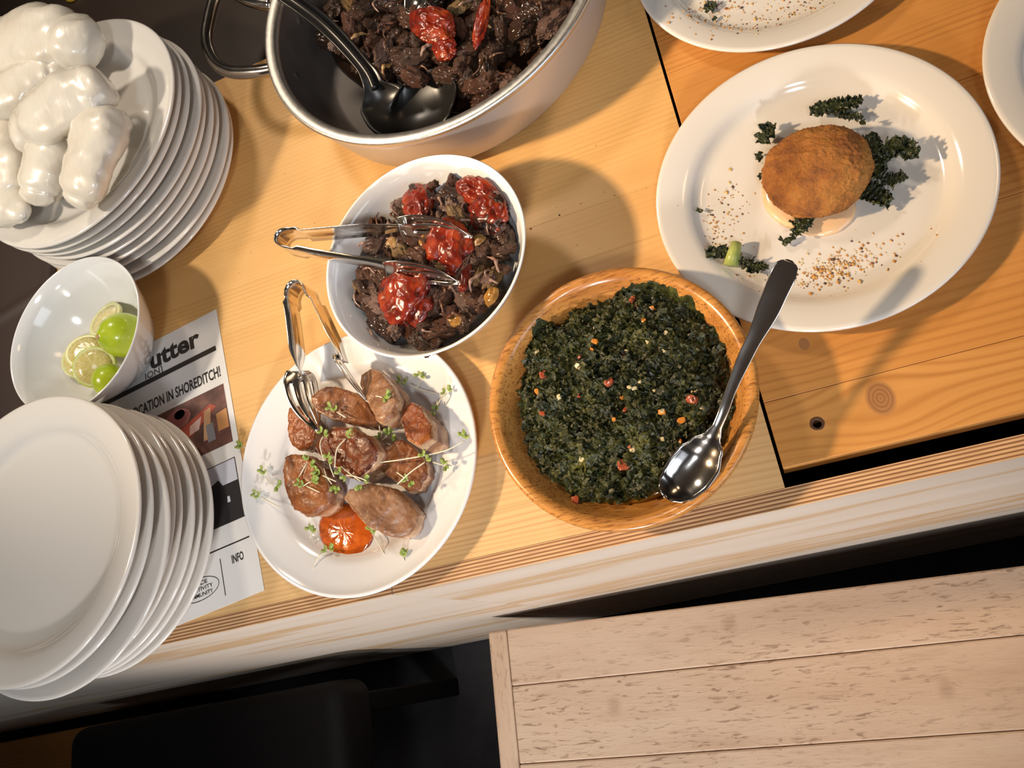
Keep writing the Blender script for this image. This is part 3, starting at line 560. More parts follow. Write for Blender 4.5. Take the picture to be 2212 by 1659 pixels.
def coupe(R):
    return [(0, .003), (.575 * R, .003), (.58 * R, 0), (.61 * R, 0), (.625 * R, .0035), (.74 * R, .008), (.90 * R, .016), (.965 * R, .0195), (.99 * R, .0212), (R, .0232), (.9975 * R, .0250), (.984 * R, .0256), (.970 * R, .0250),
            (.955 * R, .0240), (.90 * R, .0222), (.78 * R, .0190), (.725 * R, .0172), (.70 * R, .0145), (.68 * R, .0112), (.64 * R, .0088), (.58 * R, .0078), (0, .0075)]
plate('serving_plate', -.3935, .2369, .1378, 'round white plate holding the pork pieces and chilli sauce', mat=M_CERAMIC2, prof=coupe)

ORD = ['top', 'second', 'third', 'fourth', 'fifth', 'sixth', 'seventh', 'eighth', 'bottom']
def stack(n, R, spots, ztop, desc, group, mat):
    me = bpy.data.meshes.new('dinner_plate'); V, F = lathe_mesh(plate_profile(R), 128); me.from_pydata(V, [], F); me.update()
    first = link('dinner_plate', me, mat, None, True)
    step = (ztop - .024 - .0012) / (n - 1)
    for i in range(n):                                    # 0 = bottom
        o = first if i == 0 else first.copy()
        if i: C.objects.link(o)
        o.location = (*spots[i], .0012 + i * step); o.rotation_euler = (0, 0, i * 1.1)
        k = n - 1 - i
        w = 'bottom plate' if i == 0 else 'top plate' if k == 0 else ORD[k] + ' plate from the top'
        setp(o, w + ' ' + desc, 'plate', group)
ux, uy = -.6875, .7165
stack(9, .1600, [(ux + .006, uy - .012), (ux + .010, uy - .010), (ux + .004, uy - .004), (ux + .006, uy - .004), (ux + .004, uy - .002), (ux + .008, uy), (ux + .001, uy + .002), (ux - .001, uy + .001), (ux, uy)],
      .120, 'of the white stack under the dumplings', 'plates under the dumplings', M_CERAMIC)
lx, ly = -.7225, .2190
stack(8, .1480, [(lx + .006, ly + .004), (lx + .003, ly + .004), (lx + .005, ly + .003), (lx + .001, ly + .003), (lx + .004, ly + .002), (lx + .010, ly - .014), (lx + .002, ly - .001), (lx, ly)],
      .120, 'of the empty white stack at the lower left', 'empty plates at the lower left', M_CERAMIC)

def bowl_prof(R, h, foot):
    k = R / .108; kz = h / .0865
    return [(0, .004), (foot * .88, .004), (foot * .9, 0), (foot, 0), (foot * 1.03, .006 * kz), (.073 * k, .026 * kz), (.090 * k, .051 * kz), (.101 * k, .071 * kz), (.1075 * k, .0845 * kz), (.108 * k, .0858 * kz), (.1070 * k, .0866 * kz), (.1052 * k, .0858 * kz),
            (.0985 * k, .071 * kz), (.0865 * k, .050 * kz), (.069 * k, .028 * kz), (.050 * k, .0145 * kz), (.03 * k, .0105 * kz), (0, .0095 * kz)]
setp(mk('meat_bowl', *lathe_mesh(bowl_prof(.1085, .0865, .050), 128), M_CERAMIC2, None, True, (-.2607, .4019, 0)), 'round white bowl full of braised beef and tomatoes', 'bowl')
setp(mk('lime_bowl', *lathe_mesh(bowl_prof(.0985, .080, .044), 128), M_CERAMIC2, None, True, (-.7140, .4600, .0012)), 'round white bowl with limes at the left', 'bowl')
V, F = lathe_mesh([(0, 0), (.075, 0), (.094, .010), (.110, .028), (.1185, .045), (.1206, .051), (.1200, .0545), (.1175, .0562), (.1140, .0560), (.1105, .0545), (.1080, .0510), (.101, .034), (.088, .018), (.07, .0125), (0, .011)], 128)
setp(mk('wooden_bowl', V, F, M_BOWLWOOD, None, True, (-.1094, .2195, 0)), 'shallow turned wooden bowl of stewed greens', 'bowl')

# pan
pan = empty('large_metal_pan', (-.212, .733, 0), 'large brushed metal pan of braised beef at the top', 'pan')
mk('pan_wall', *lathe_mesh([(0, 0), (.168, 0), (.181, .004), (.191, .018), (.198, .05), (.2035, .084), (.2035, .0845)], 160), M_PAN, pan)
mk('pan_rim', *lathe_mesh([(.2035, .0835), (.2070, .0865), (.2078, .0895), (.2068, .0922), (.2045, .0930), (.1960, .0912), (.1935, .0895), (.1928, .0840)], 160), M_RIM, pan)
mk('pan_inside', *lathe_mesh([(.1931, .0860), (.191, .05), (.187, .022), (.179, .010), (.165, .0065), (0, .006)], 160), M_PANIN, pan)
V, F = tube([Vector(p) - Vector((-.212, .733, 0)) for p in catmull(HANDLE, 6)], .0080, 16)
hd = mk('handle', V, F, M_STEEL, pan)
for p in RIVET:
    d = (Vector(p) - Vector((-.212, .733, .06))).to_2d().normalized()
    o = mk('rivet', *lathe_mesh([(.0075, 0), (.0072, .0018), (.005, .0034), (0, .004)], 20), M_PANIN, pan, True, (d.x * .1945, d.y * .1945, .055))
    o.rotation_euler = Vector((-d.x, -d.y, .1)).to_track_quat('Z', 'Y').to_euler()

# ------------------------------------------------------------------ menu sheet
mo = Vector((-.5752, .4792, 0)); ex = Vector((.9902, .14, 0))
menu = empty('printed_menu_sheet', (mo.x, mo.y, .0003), 'laminated printed sheet with photos under the plates', 'menu', None, math.atan2(ex.y, ex.x))
from_bm('sheet', box_bm(-.249, 0, -.3518, 0, 0, .0005, .0001, 1), M_PAPER, menu, False)
def quad(nm, u0, u1, v0, v1, z, mat, pts=None):
    P = pts or [(u0, -v1), (u1, -v1), (u1, -v0), (u0, -v0)]
    n = len(P); V = [(a, b, z) for a, b in P] + [(a, b, z - .0001) for a, b in P]
    F = [tuple(range(n)), tuple(range(2 * n - 1, n - 1, -1))] + [(i + n, (i + 1) % n + n, (i + 1) % n, i) for i in range(n)]
    return mk(nm, V, F, mat, menu, False)
def text(s, u0, u1, base, cap, bold=0.0):
    cu = bpy.data.curves.new('t', 'FONT'); cu.body = s; cu.size = 1; cu.offset = bold; cu.resolution_u = 3
    o = bpy.data.objects.new('t', cu); C.objects.link(o); bpy.context.view_layer.update()
    me = bpy.data.meshes.new_from_object(o.evaluated_get(bpy.context.evaluated_depsgraph_get())); bpy.data.objects.remove(o)
    xs = [v.co.x for v in me.vertices]; x0, x1 = min(xs), max(xs); ref = .70
    for v in me.vertices: v.co = Vector((u0 + (v.co.x - x0) / (x1 - x0) * (u1 - u0), -base + v.co.y / ref * cap, .00075))
    return link('lettering', me, M_INK, menu, False)
text('utter', -.1060, -.0300, .0362, .0235, .035)
text('ION]', -.1160, -.0895, .0468, .0085)
text('ER LOCATION IN SHOREDITCH!', -.1600, -.0088, .0895, .0135, .022)
text('INFO', -.0335, -.0180, .3110, .0090, .02)
for i, w in enumerate(('SPACE', 'CREATIVITY', 'COMMUNITY')):
    hw = (.0125, .0190, .0180)[i]; text(w, -.081 - hw, -.081 + hw, .3195 + .0062 * i, .0042, .01)
quad('printed_rule', -.24, -.0095, .0475, .0542, .0007, M_INK); quad('printed_rule', -.24, -.0072, .2890, .2905, .0007, M_INK); quad('printed_rule', -.0487, -.0477, .3003, .3410, .0007, M_INK)
V, F = [], []
for i in range(48):
    a = 2 * PI * i / 48
    V += [(-.081 + .0275 * math.cos(a), -.3238 - .0125 * math.sin(a), .0007), (-.081 + .0267 * math.cos(a), -.3238 - .0117 * math.sin(a), .0007)]
    j = (i + 1) % 48; F.append((2 * i, 2 * i + 1, 2 * j + 1, 2 * j))
mk('printed_oval', V, F, M_INK, menu, False)
def pr(nm, c): return Mat(nm, c, .6).mat
ph = simple('print_dark_red', [(.3, (.045, .018, .014)), (.5, (.12, .045, .032)), (.7, (.24, .11, .075))], 28, .6, 0)
quad('printed_photo', -.135, -.0075, .1006, .1756, .0007, ph)
quad('print_patch', 0, 0, 0, 0, .00078, pr('print_pale_red', (.42, .14, .12)), [(-.078 + .020 * math.cos(t * .5), -.1185 + .013 * math.sin(t * .5)) for t in range(12)])
quad('print_patch', 0, 0, 0, 0, .00078, pr('print_white', (.62, .50, .46)), [(-.074 + .008 * math.cos(t * .63), -.113 + .006 * math.sin(t * .63)) for t in range(10)])
quad('print_patch', 0, 0, 0, 0, .00080, pr('print_red', (.42, .07, .035)), [(-.100, -.140), (-.030, -.118), (-.022, -.124), (-.060, -.146), (-.098, -.150)])
quad('print_patch', 0, 0, 0, 0, .00084, pr('print_pink', (.62, .42, .36)), [(-.062, -.134), (-.044, -.128), (-.050, -.143), (-.064, -.145)])
quad('print_patch', 0, 0, 0, 0, .00086, pr('print_tan', (.50, .28, .14)), [(-.040, -.124), (-.030, -.122), (-.036, -.160), (-.046, -.160)])
quad('print_patch', 0, 0, 0, 0, .00088, pr('print_grey', (.20, .19, .20)), [(-.040, -.142), (-.030, -.142), (-.029, -.164), (-.040, -.164)])
quad('print_patch', 0, 0, 0, 0, .00080, pr('print_orange', (.52, .24, .08)), [(-.024, -.134), (-.009, -.132), (-.009, -.156), (-.024, -.156)])
quad('printed_photo', -.135, -.0085, .1945, .2660, .0007, pr('print_black', (.018, .015, .016)))
quad('print_patch', 0, 0, 0, 0, .00078, M_BLUE, [(-.100, -.1955), (-.0095, -.1955), (-.0095, -.2215), (-.030, -.2215), (-.035, -.213), (-.050, -.219), (-.052, -.232), (-.100, -.236)])
quad('print_patch', 0, 0, 0, 0, .00080, M_BLUE, [(-.0265, -.236), (-.0235, -.236), (-.023, -.243), (-.027, -.243)])

# ------------------------------------------------------------------ limes
def sphere_pts(nu, nv, fn):
    V, F = [], []
    for j in range(1, nv):
        for i in range(nu):
            th, ph = 2 * PI * i / nu, PI * j / nv
            V.append(fn(Vector((math.sin(ph) * math.cos(th), math.sin(ph) * math.sin(th), math.cos(ph)))))
    V += [fn(Vector((0, 0, 1))), fn(Vector((0, 0, -1)))]; t = len(V) - 2
    for j in range(nv - 2):
        for i in range(nu):
            a, b = j * nu + i, j * nu + (i + 1) % nu
            F.append((a, a + nu, b + nu, b))
    for i in range(nu):
        F.append((t, i, (i + 1) % nu)); F.append((t + 1, (nv - 2) * nu + (i + 1) % nu, (nv - 2) * nu + i))
    return V, F

def lime_fn(d): return Vector((d.x * .0265, d.y * .0265, d.z * .029 + (.004 * max(0, d.z - .93) / .07 if d.z > .93 else 0) - (.003 * max(0, -d.z - .95) / .05)))
lm = empty('lime', (LIME[0][0], LIME[0][1], .052), 'whole green lime in the white bowl, brown scar upwards', 'lime')
lr = mk('rind', *sphere_pts(40, 28, lime_fn), M_LIME, lm); lr.rotation_euler = (.35, -.25, 0)
o = mk('stem_scar', *lathe_mesh([(.0032, -.001), (.003, .0006), (.0015, .0012), (0, .0008)], 12), Mat('stem_scar_brown', (.42, .24, .12), .7).mat, lr, True, (0, 0, .0325))
lm2 = empty('lime', (LIME[1][0] - .020, LIME[1][1] + .010, .038), 'second green lime half hidden by the bowl rim', 'lime')
mk('rind', *sphere_pts(32, 22, lambda d: lime_fn(d) * .72), M_LIME, lm2).rotation_euler = (1.2, .4, 0)
def lime_slice(p, tilt, r, label):
    s = empty('lime_slice', p, label, 'lime slice', 'lime slices in the bowl'); s.rotation_euler = tilt
    mk('rind', *lathe_mesh([(r * .90, -.0022), (r * .985, -.0022), (r, -.0012), (r, .0012), (r * .985, .0022), (r * .90, .0022), (r * .90, -.0022)], 40), M_LIME if r > .025 else M_RIND, s)
    mk('pith', *lathe_mesh([(r * .83, .0021), (r * .92, .0024), (r * .97, .0021)], 40), M_RIND, s)
    mk('flesh', *lathe_mesh([(0, -.0021), (r * .91, -.0021), (r * .91, .0021), (r * .5, .0022), (0, .0022)], 40), M_FLESH, s)
lime_slice((SLICE[0][0], SLICE[0][1], .040), (.30, .42, .2), .0255, 'orange-tinted lime slice lying face up nearest the rim')
lime_slice((SLICE[1][0] - .002, SLICE[1][1] + .004, .034), (.25, .40, .9), .0245, 'pale lime slice half under the orange-tinted slice')
lime_slice((SLICE[3][0] - .003, SLICE[3][1] + .003, .029), (.25, .42, .5), .0245, 'lowest lime slice, only its edge showing')
lime_slice((SLICE[2][0] + .003, SLICE[2][1], .040), (-.1, .25, 1.4), .0245, 'pale lime slice leaning behind the whole lime')
lime_slice((SLICE[4][0] - .006, SLICE[4][1] + .002, .034), (-.1, .25, 1.8), .0245, 'lime slice under the one leaning behind the whole lime')

# ------------------------------------------------------------------ dumplings on the upper left stack
def dumpling(path, rad, label, seed, flat=.8, crease=.3):
    P = catmull(path, 10); n = len(P); V, F = [], []; M = 36
    base = Vector((P[n // 2].x, P[n // 2].y, 0)); zc = sum(p.z for p in P) / n
    for i, p in enumerate(P):
        t = i / (n - 1); tg = (P[min(i + 1, n - 1)] - P[max(i - 1, 0)]); tg.z *= .5; tg.normalize()
        u = tg.cross(Vector((0, 0, 1))).normalized(); w = u.cross(tg)
        r = rad * (max(0, 1 - abs(2 * t - 1) ** 3.2)) ** .5 * (1 - .10 * math.cos(6 * t + seed))
        r *= 1 - .14 * math.exp(-((t - crease) / .035) ** 2)
        r = max(r, .0006)
        for k in range(M):
            a = 2 * PI * k / M; d = u * math.cos(a) + w * math.sin(a) * flat
            q = p + d * r; q = q + d * rad * .17 * fbm(q * 26 + Vector((seed, 0, 0)), 3) + d * .0009 * fbm(q * 150 + Vector((0, seed, 0)), 3)
            V.append(q - base)
    for i in range(n - 1):
        for k in range(M):
            a, b = i * M + k, i * M + (k + 1) % M; F.append((a, a + M, b + M, b))
    F.append(tuple(range(M))); F.append(tuple(range((n - 1) * M, n * M))[::-1])
    o = mk('dumpling', V, F, M_BUN, None, True, tuple(base)); return setp(o, label, 'dumpling', 'white dumplings on the plate stack')
for (pts, r, lab, sd, cr) in DUMP: dumpling(pts, r * 1.24, lab, sd, .66, cr)

# ------------------------------------------------------------------ beef, in the bowl and in the pan
def chunk_mesh(seed, kind):
    rnd = random.Random(seed); bm = bmesh.new(); bmesh.ops.create_icosphere(bm, subdivisions=5, radius=1)
    ax = (1.0, rnd.uniform(.55, .8), rnd.uniform(.45, .65)); off = Vector((seed * 7.3, seed * 3.1, seed))
    for v in bm.verts:
        d = v.co.copy()
        q = Vector((max(-.82, min(.82, d.x)), max(-.80, min(.80, d.y)), max(-.78, min(.78, d.z)))) * 1.15
        a = .40 * fbm(d * 1.4 + off, 3) + .22 * (1 - 2 * abs(noise.noise(Vector((d.x * 1.4, d.y * 5, d.z * 5)) + off))) + .12 * fbm(Vector((d.x * 4, d.y * 12, d.z * 12)) + off, 3)
        q *= 1 + a
        v.co = Vector((q.x * ax[0], q.y * ax[1], q.z * ax[2]))
    me = bpy.data.meshes.new('beef_chunk'); bm.to_mesh(me); bm.free()
    me.polygons.foreach_set('use_smooth', [True] * len(me.polygons))
    me.materials.append(kind); return me
def inside(p, poly):
    c = False; n = len(poly)
    for i in range(n):
        (x1, y1), (x2, y2) = poly[i], poly[(i + 1) % n]
        if (y1 > p[1]) != (y2 > p[1]) and p[0] < (x2 - x1) * (p[1] - y1) / (y2 - y1) + x1: c = not c
    return c
def scatter(hull, n, gap, rnd, okf):
    xs = [p[0] for p in hull]; ys = [p[1] for p in hull]; out = []; tries = 0
    while len(out) < n and tries < 6000:
        tries += 1; p = (rnd.uniform(min(xs), max(xs)), rnd.uniform(min(ys), max(ys)))
        if inside(p, hull) and okf(*p) and all((p[0] - q[0]) ** 2 + (p[1] - q[1]) ** 2 > gap * gap for q in out): out.append(p)
    return out
CH = {'d': [chunk_mesh(i, M_MEAT) for i in range(5)], 'k': [chunk_mesh(i + 10, M_MEATD) for i in range(5)],
      'p': [chunk_mesh(i + 20, M_MEATP) for i in range(3)], 'y': [chunk_mesh(i + 30, M_MEATY) for i in range(3)]}
def put_chunk(kind, i, p, s, rnd, label, group):
    me = CH[kind][i % len(CH[kind])]; o = bpy.data.objects.new('beef_chunk', me); C.objects.link(o)
    o.location = p; o.scale = (s * rnd.uniform(.9, 1.2), s * rnd.uniform(.85, 1.1), s * rnd.uniform(.8, 1.05))
    o.rotation_euler = (rnd.uniform(-.6, .6), rnd.uniform(-.6, .6), rnd.uniform(0, 6.28)); setp(o, dict(d=label, k=label.replace('dark braised', 'almost black braised'), p=label.replace('dark braised', 'pinkish fibrous'), y=label.replace('dark braised', 'golden fatty'))[kind], 'meat', group)
def shred(p, L, ang, rnd, mat, label, group, r=.0011, dz=.004):
    pts = [(L * (t / 4 - .5), L * .09 * math.sin(t * 1.3 + p[0] * 90), dz * math.sin(t * 1.1) + rnd.uniform(-.001, .001)) for t in range(5)]
    V, F = tube(catmull(pts, 4), lambda t: r * (1.1 - .7 * abs(2 * t - 1) ** 2) * (1 + .25 * math.sin(t * 19)), 6)
    o = mk('meat_shred', V, F, mat, None, True, p); o.rotation_euler = (rnd.uniform(-.3, .3), rnd.uniform(-.2, .2), ang); setp(o, label, 'meat', group)

rnd = random.Random(4); bc_ = (-.2607, .4019)
hc = (sum(p[0] for p in HULL) / len(HULL), sum(p[1] for p in HULL) / len(HULL))
def rad_ok(z, m): 
    rr = .0865 + (z - .050) * .57
    return lambda x, y: math.hypot(x - bc_[0], y - bc_[1]) < rr - m
LB = 'dark braised beef chunk heaped in the white bowl'; GB = 'braised beef in the white bowl'
for i, p in enumerate(scatter(HULL, 26, .020, rnd, rad_ok(.034, .036))): put_chunk('d', i, (*p, .034), .016, rnd, LB, GB)
for i, p in enumerate(scatter(HULL, 80, .0120, rnd, rad_ok(.064, .0145))):
    e = math.hypot(p[0] - hc[0], p[1] - hc[1]); z = .060 + .011 * (1 - e / .085) + rnd.uniform(-.004, .004)
    put_chunk(rnd.choice('dddddkkppy'), i, (*p, z), rnd.uniform(.0095, .0155), rnd, LB, GB)
for i, p in enumerate(scatter(HULL, 60, .0085, rnd, rad_ok(.066, .011))):
    put_chunk(rnd.choice('ddkpp'), i, (*p, .070 + rnd.uniform(-.002, .003)), rnd.uniform(.0045, .0068), rnd, 'small scrap of braised beef on the heap in the white bowl', 'beef scraps in the white bowl')
LS = 'thin shred of pulled beef on the white bowl heap'; GS = 'beef shreds in the white bowl'
for p in scatter(HULL, 60, .006, rnd, rad_ok(.066, .012)):
    shred((*p, .070 + rnd.uniform(-.003, .004)), rnd.uniform(.012, .026), rnd.uniform(0, 3.14), rnd, rnd.choice((M_MEATP, M_MEAT, M_MEATP)), LS, GS, rnd.uniform(.0009, .0017))
for i, q in enumerate(STRAY): shred(q, .030, (1.9, 2.4, -.5, -.2)[i % 4], rnd, M_MEATP, 'loose beef shred lying on the bare side of the white bowl', 'loose shreds on the bowl wall', .0012, .003)

def tomato_piece(x, y, z, a, b, ang, ch, label, i, nm='roast_tomato'):
    bm = bmesh.new(); bmesh.ops.create_icosphere(bm, subdivisions=5, radius=1); off = Vector((i * 5.1, i * 2.3, 0))
    for v in bm.verts:
        d = v.co.copy(); rid = 1 - abs(noise.noise(d * 1.7 + off)) * 2
        f = .92 + .38 * noise.noise(d * 1.5 + off) + .22 * (rid - .3) * .6 + .11 * (1 - abs(noise.noise(d * 3.6 + off)) * 2) + .04 * (1 - abs(noise.noise(d * 9 + off)) * 2)
        v.co = Vector((d.x * b * .54 * f, d.y * a * .54 * f, d.z * min(a, b) * .30 * f))
    o = from_bm(nm, bm, M_TOMC if ch > .5 else M_TOM, None, True, (x, y, z)); o.rotation_euler = (.15 * math.sin(i), .2 * math.cos(i), math.radians(ang) + .23)
    setp(o, label, 'tomato', 'roast tomatoes')
TL = ['upright red tomato at the rear of the white bowl', 'torn red tomato tip highest at the right rear of the white bowl', 'blackened tomato at the right rear of the white bowl', 'dark red tomato folded open between the tong arms', 'bright red wrinkled tomato in front of the lower tong arm', 'dull red tomato piece under the lower tong head', 'long red tomato skin beside the folded tomato']
for i, t in enumerate(TOM): tomato_piece(*t, TL[i], i)
for i, p in enumerate(YEL):
    o = mk('pepper_piece', *sphere_pts(20, 14, lambda d: Vector((d.x * .010, d.y * .0075, d.z * .004)) * (1 + .35 * noise.noise(d * 1.5 + Vector((i * 3, 0, 0))))), M_YEL if i % 2 == 0 else M_MEATY, None, True, p)
    o.rotation_euler = (.3, .2, i); setp(o, 'glossy yellow vegetable piece among the beef in the white bowl', 'vegetable', 'yellow pieces in the white bowl')

rnd = random.Random(11)
pc = (-.212, .733)
gv = smooth_outline(PANHULL, 72)
V, F, mi, c = blob([(p.x * 1.0, p.y) for p in gv], [(.97, .0064), (1.12, .0085), (1.10, .012), (1.0, .0135), (.5, .0140)], 72, 1, .0006, 60, 3)
V = [Vector((v.x, v.y, v.z)) if math.hypot(v.x + c[0] - pc[0], v.y + c[1] - pc[1]) < .181 else Vector((pc[0] + (v.x + c[0] - pc[0]) * .181 / math.hypot(v.x + c[0] - pc[0], v.y + c[1] - pc[1]) - c[0], pc[1] + (v.y + c[1] - pc[1]) * .181 / math.hypot(v.x + c[0] - pc[0], v.y + c[1] - pc[1]) - c[1], v.z)) for v in V]
setp(mk('gravy_pool', V, F, M_GRAVY, None, True, (*c, 0)), 'dark glossy gravy pooled in the metal pan', 'gravy')
pok = lambda m: (lambda x, y: math.hypot(x - pc[0], y - pc[1]) < .185 - m and y < .86)
LP = 'dark braised beef chunk in the metal pan'; GP = 'braised beef in the metal pan'
for i, p in enumerate(scatter(PANHULL, 44, .026, rnd, pok(.018))): put_chunk('k', i, (*p, .0265), .019, rnd, LP, GP)
for i, p in enumerate(scatter(PANHULL, 90, .0165, rnd, pok(.012))): put_chunk(rnd.choice('kkkkkddpy'), i, (*p, .043 + rnd.uniform(-.005, .006)), rnd.uniform(.010, .016), rnd, LP, GP)
for p in scatter(PANHULL, 60, .010, rnd, pok(.008)):
    shred((*p, .054 + rnd.uniform(-.003, .004)), rnd.uniform(.014, .032), rnd.uniform(0, 3.14), rnd, rnd.choice((M_MEATP, M_MEATY, M_MEATD, M_MEAT)), 'thin shred of pulled beef on top of the pan', 'beef shreds in the metal pan', rnd.uniform(.0010, .0022))
PT = ['large glossy red tomato strip in the metal pan', 'small red tomato scrap below the large one in the pan', 'slim red pepper strip in the metal pan']
for i, t in enumerate(PANTOM): tomato_piece(*t, PT[i], i + 20)

# ------------------------------------------------------------------ spoons, ladle, tongs
def spoonlike(pts, prof, th, up=None, n=7):
    """loft a curved blade along pts; prof(t) -> (half width, dish depth); returns mesh with thickness"""
    P = catmull(pts, 8); N = len(P); top, bot = [], []
    L = [0]
    for i in range(1, N): L.append(L[-1] + (P[i] - P[i - 1]).length)
    for i, p in enumerate(P):
        t = L[i] / L[-1]; tg = (P[min(i + 1, N - 1)] - P[max(i - 1, 0)]).normalized()
        u0 = up(t) if up else Vector((0, 0, 1))
        s = tg.cross(u0).normalized(); w = s.cross(tg).normalized(); hw, dep = prof(t)
        for k in range(-n, n + 1):
            f = k / n; q = p + s * hw * f - w * dep * (1 - f * f); nn = (w + s * (-2 * f * dep / max(hw, 1e-4)) * 1).normalized()
            top.append(q + nn * th * .5); bot.append(q - nn * th * .5)
    K = 2 * n + 1; V = top + bot; o = len(top); F = []
    for i in range(N - 1):
        for k in range(K - 1):
            a = i * K + k; F.append((a, a + 1, a + K + 1, a + K)); F.append((o + a, o + a + K, o + a + K + 1, o + a + 1))
        F.append((i * K, i * K + K, o + i * K + K, o + i * K)); a = i * K + K - 1; F.append((a, o + a, o + a + K, a + K))
    for i in (0, N - 1):
        for k in range(K - 1):
            a = i * K + k; F.append((a, o + a, o + a + 1, a + 1) if i == 0 else (a, a + 1, o + a + 1, o + a))
    return V, F
def lerp_prof(tab):
    def f(t):
        for (t0, *a), (t1, *b) in zip(tab, tab[1:]):
            if t <= t1:
                k = (t - t0) / (t1 - t0); k = k * k * (3 - 2 * k); return tuple(x + (y - x) * k for x, y in zip(a, b))
        return tuple(tab[-1][1:])
    return f
def place(nm, V, F, mat, label, cat):
    c = Vector((sum(v.x for v in V) / len(V), sum(v.y for v in V) / len(V), min(v.z for v in V)))
    o = mk(nm, [v - c for v in V], F, mat, None, True, tuple(c)); return setp(o, label, cat)
V, F = spoonlike(SPOON, lerp_prof([(0, .002, 0), (.006, .0058, .0001), (.02, .0085, .0002), (.06, .0100, .0005), (.16, .0092, .0007), (.35, .0058, .0007), (.55, .0040, .0006), (.66, .0038, .0008), (.70, .0065, .002), (.75, .0140, .0060), (.81, .0190, .0090), (.87, .0196, .0092), (.92, .0176, .0076), (.96, .0136, .0048), (.985, .0088, .0022), (.996, .0045, .0008), (1, .0012, .0001)]), .0014,
                 lambda t: Vector((.10, -.15, 1)))
place('serving_spoon', V, F, M_STEEL, 'steel serving spoon resting on the wooden bowl of greens', 'spoon')
lad = empty('serving_ladle', (LADLE[6][0], LADLE[6][1], .012), 'black serving spoon with a long handle in the pan', 'ladle')
lo = Vector((LADLE[6][0], LADLE[6][1], .012))
V, F = spoonlike(LADLE, lerp_prof([(0, .0085, .001), (.3, .0095, .0015), (.50, .0085, .0015), (.58, .012, .003), (.66, .028, .011), (.76, .041, .019), (.88, .041, .018), (.95, .030, .011), (.985, .016, .004), (1, .005, .001)]), .003, lambda t: Vector((.05, -.1, 1)))
mk('blade', [v - lo for v in V], F, M_BLACK, lad)
V, F = tube([Vector(p) - lo + Vector((0, 0, .0012)) for p in catmull(LADLE[:5], 6)], .0042, 10); mk('handle', V, F, M_BLACK, lad)
V, F = spoonlike(SSPOON, lerp_prof([(0, .006, .0005), (.45, .0055, .001), (.6, .010, .003), (.8, .0165, .006), (.95, .011, .004), (1, .004, .001)]), .0014)
place('steel_spoon', V, F, M_STEEL, 'shiny steel spoon tip among the beef at the top edge', 'spoon')

def tongs(nm, D, label, w, head_w, tilt_a, tilt_b, lr):
    root = empty(nm, (D['loop'][0], D['loop'][1], D['loop'][2] - w * .5), label, 'tongs'); o0 = Vector(root.location)
    a, b = [Vector(p) for p in D['a']], [Vector(p) for p in D['b']]; lp = Vector(D['loop'])
    def strip(P, hw, nm_, tilt, dish=.0):
        V, F = spoonlike(P, lambda t: (hw(t), dish * hw(t) * 60 * .012), .0009, None, 4)
        return V, F
    # arms + loop as one bent strip standing on edge
    A = catmull(a[2:], 8); B = catmull(b[2:], 8)[::-1]
    ia, ib = A[-1], B[0]; out = (lp - (ia + ib) / 2); out.z = 0; out.normalize(); mid = (ia + ib) / 2; half = (ia - ib).length / 2; sdir = (ia - ib).normalized()
    arc = [mid + sdir * (half * 1.0 * math.cos(t)) + out * (lr * math.sin(t)) for t in [PI * k / 14 for k in range(1, 14)]]
    line = A + arc + B; N = len(line); V, F = [], []; K = 5
    for i, p in enumerate(line):
        tg = (line[min(i + 1, N - 1)] - line[max(i - 1, 0)]); tg.z = 0; tg.normalize(); s = tg.cross(Vector((0, 0, 1)))
        inarm = 1 if (i < len(A) - 3 or i > N - len(B) + 3) else 0
        e = min(i, N - 1 - i) / (len(A)); hw = w * .5 * (1 if e > .35 else .72 + .28 * e / .35)
        tl = tilt_a * max(0, 1 - i / (.3 * len(A))) + tilt_b * max(0, 1 - (N - 1 - i) / (.3 * len(B)))
        for k in range(K):
            f = (k - 2) / 2; z = hw * f
            q = p + Vector((0, 0, z)) * math.cos(tl) + s * (z * math.sin(tl)) - s * (inarm * .0035 * abs(f) ** 2)
            V.append(q)
    for i in range(N - 1):
        for k in range(K - 1): x = i * K + k; F.append((x, x + 1, x + K + 1, x + K))
    arms = mk('arms', [v - o0 for v in V], F, M_STEEL, root); m = arms.modifiers.new('thickness', 'SOLIDIFY'); m.thickness = .0009; m.offset = 0
    # slotted fork heads
    for P, tilt in ((a, tilt_a), (b, tilt_b)):
        Q = catmull([P[2] + (P[3] - P[2]) * .25, P[2], P[1], P[0]], 8); N = len(Q); K = 15; V, F = [], []
        for i, p in enumerate(Q):
            t = i / (N - 1); tg = (Q[min(i + 1, N - 1)] - Q[max(i - 1, 0)]); tg.normalize(); s = tg.cross(Vector((0, 0, 1))).normalized(); up = s.cross(tg)
            hw = (w * .36 + (head_w * .5 - w * .36) * min(1, t / .4)) * (max(.02, 1 - max(0, (t - .45) / .55) ** 2.4))
            sgn = 1 if tilt >= 0 else -1
            for k in range(K):
                f = (k - 7) / 7; V.append(p + up * (hw * f * math.cos(tilt)) + s * (hw * f * math.sin(tilt)) + s * (.003 * f * f))
        for i in range(N - 1):
            for k in range(K - 1):
                if k in (3, 7, 11) and N * .38 < i < N * (.90 - .08 * abs(k - 7) / 4): continue
                x = i * K + k; F.append((x, x + 1, x + K + 1, x + K))
        h = mk('fork_head', [v - o0 for v in V], F, M_STEEL, root); m = h.modifiers.new('thickness', 'SOLIDIFY'); m.thickness = .0009; m.offset = 0
tongs('serving_tongs', TONG1, 'steel tongs with slotted heads lying on the beef bowl', .026, .030, -.35, -.45, .014)
tongs('serving_tongs', TONG2, 'steel tongs with slotted heads lying on the pork plate', .029, .036, .70, -.15, .013)

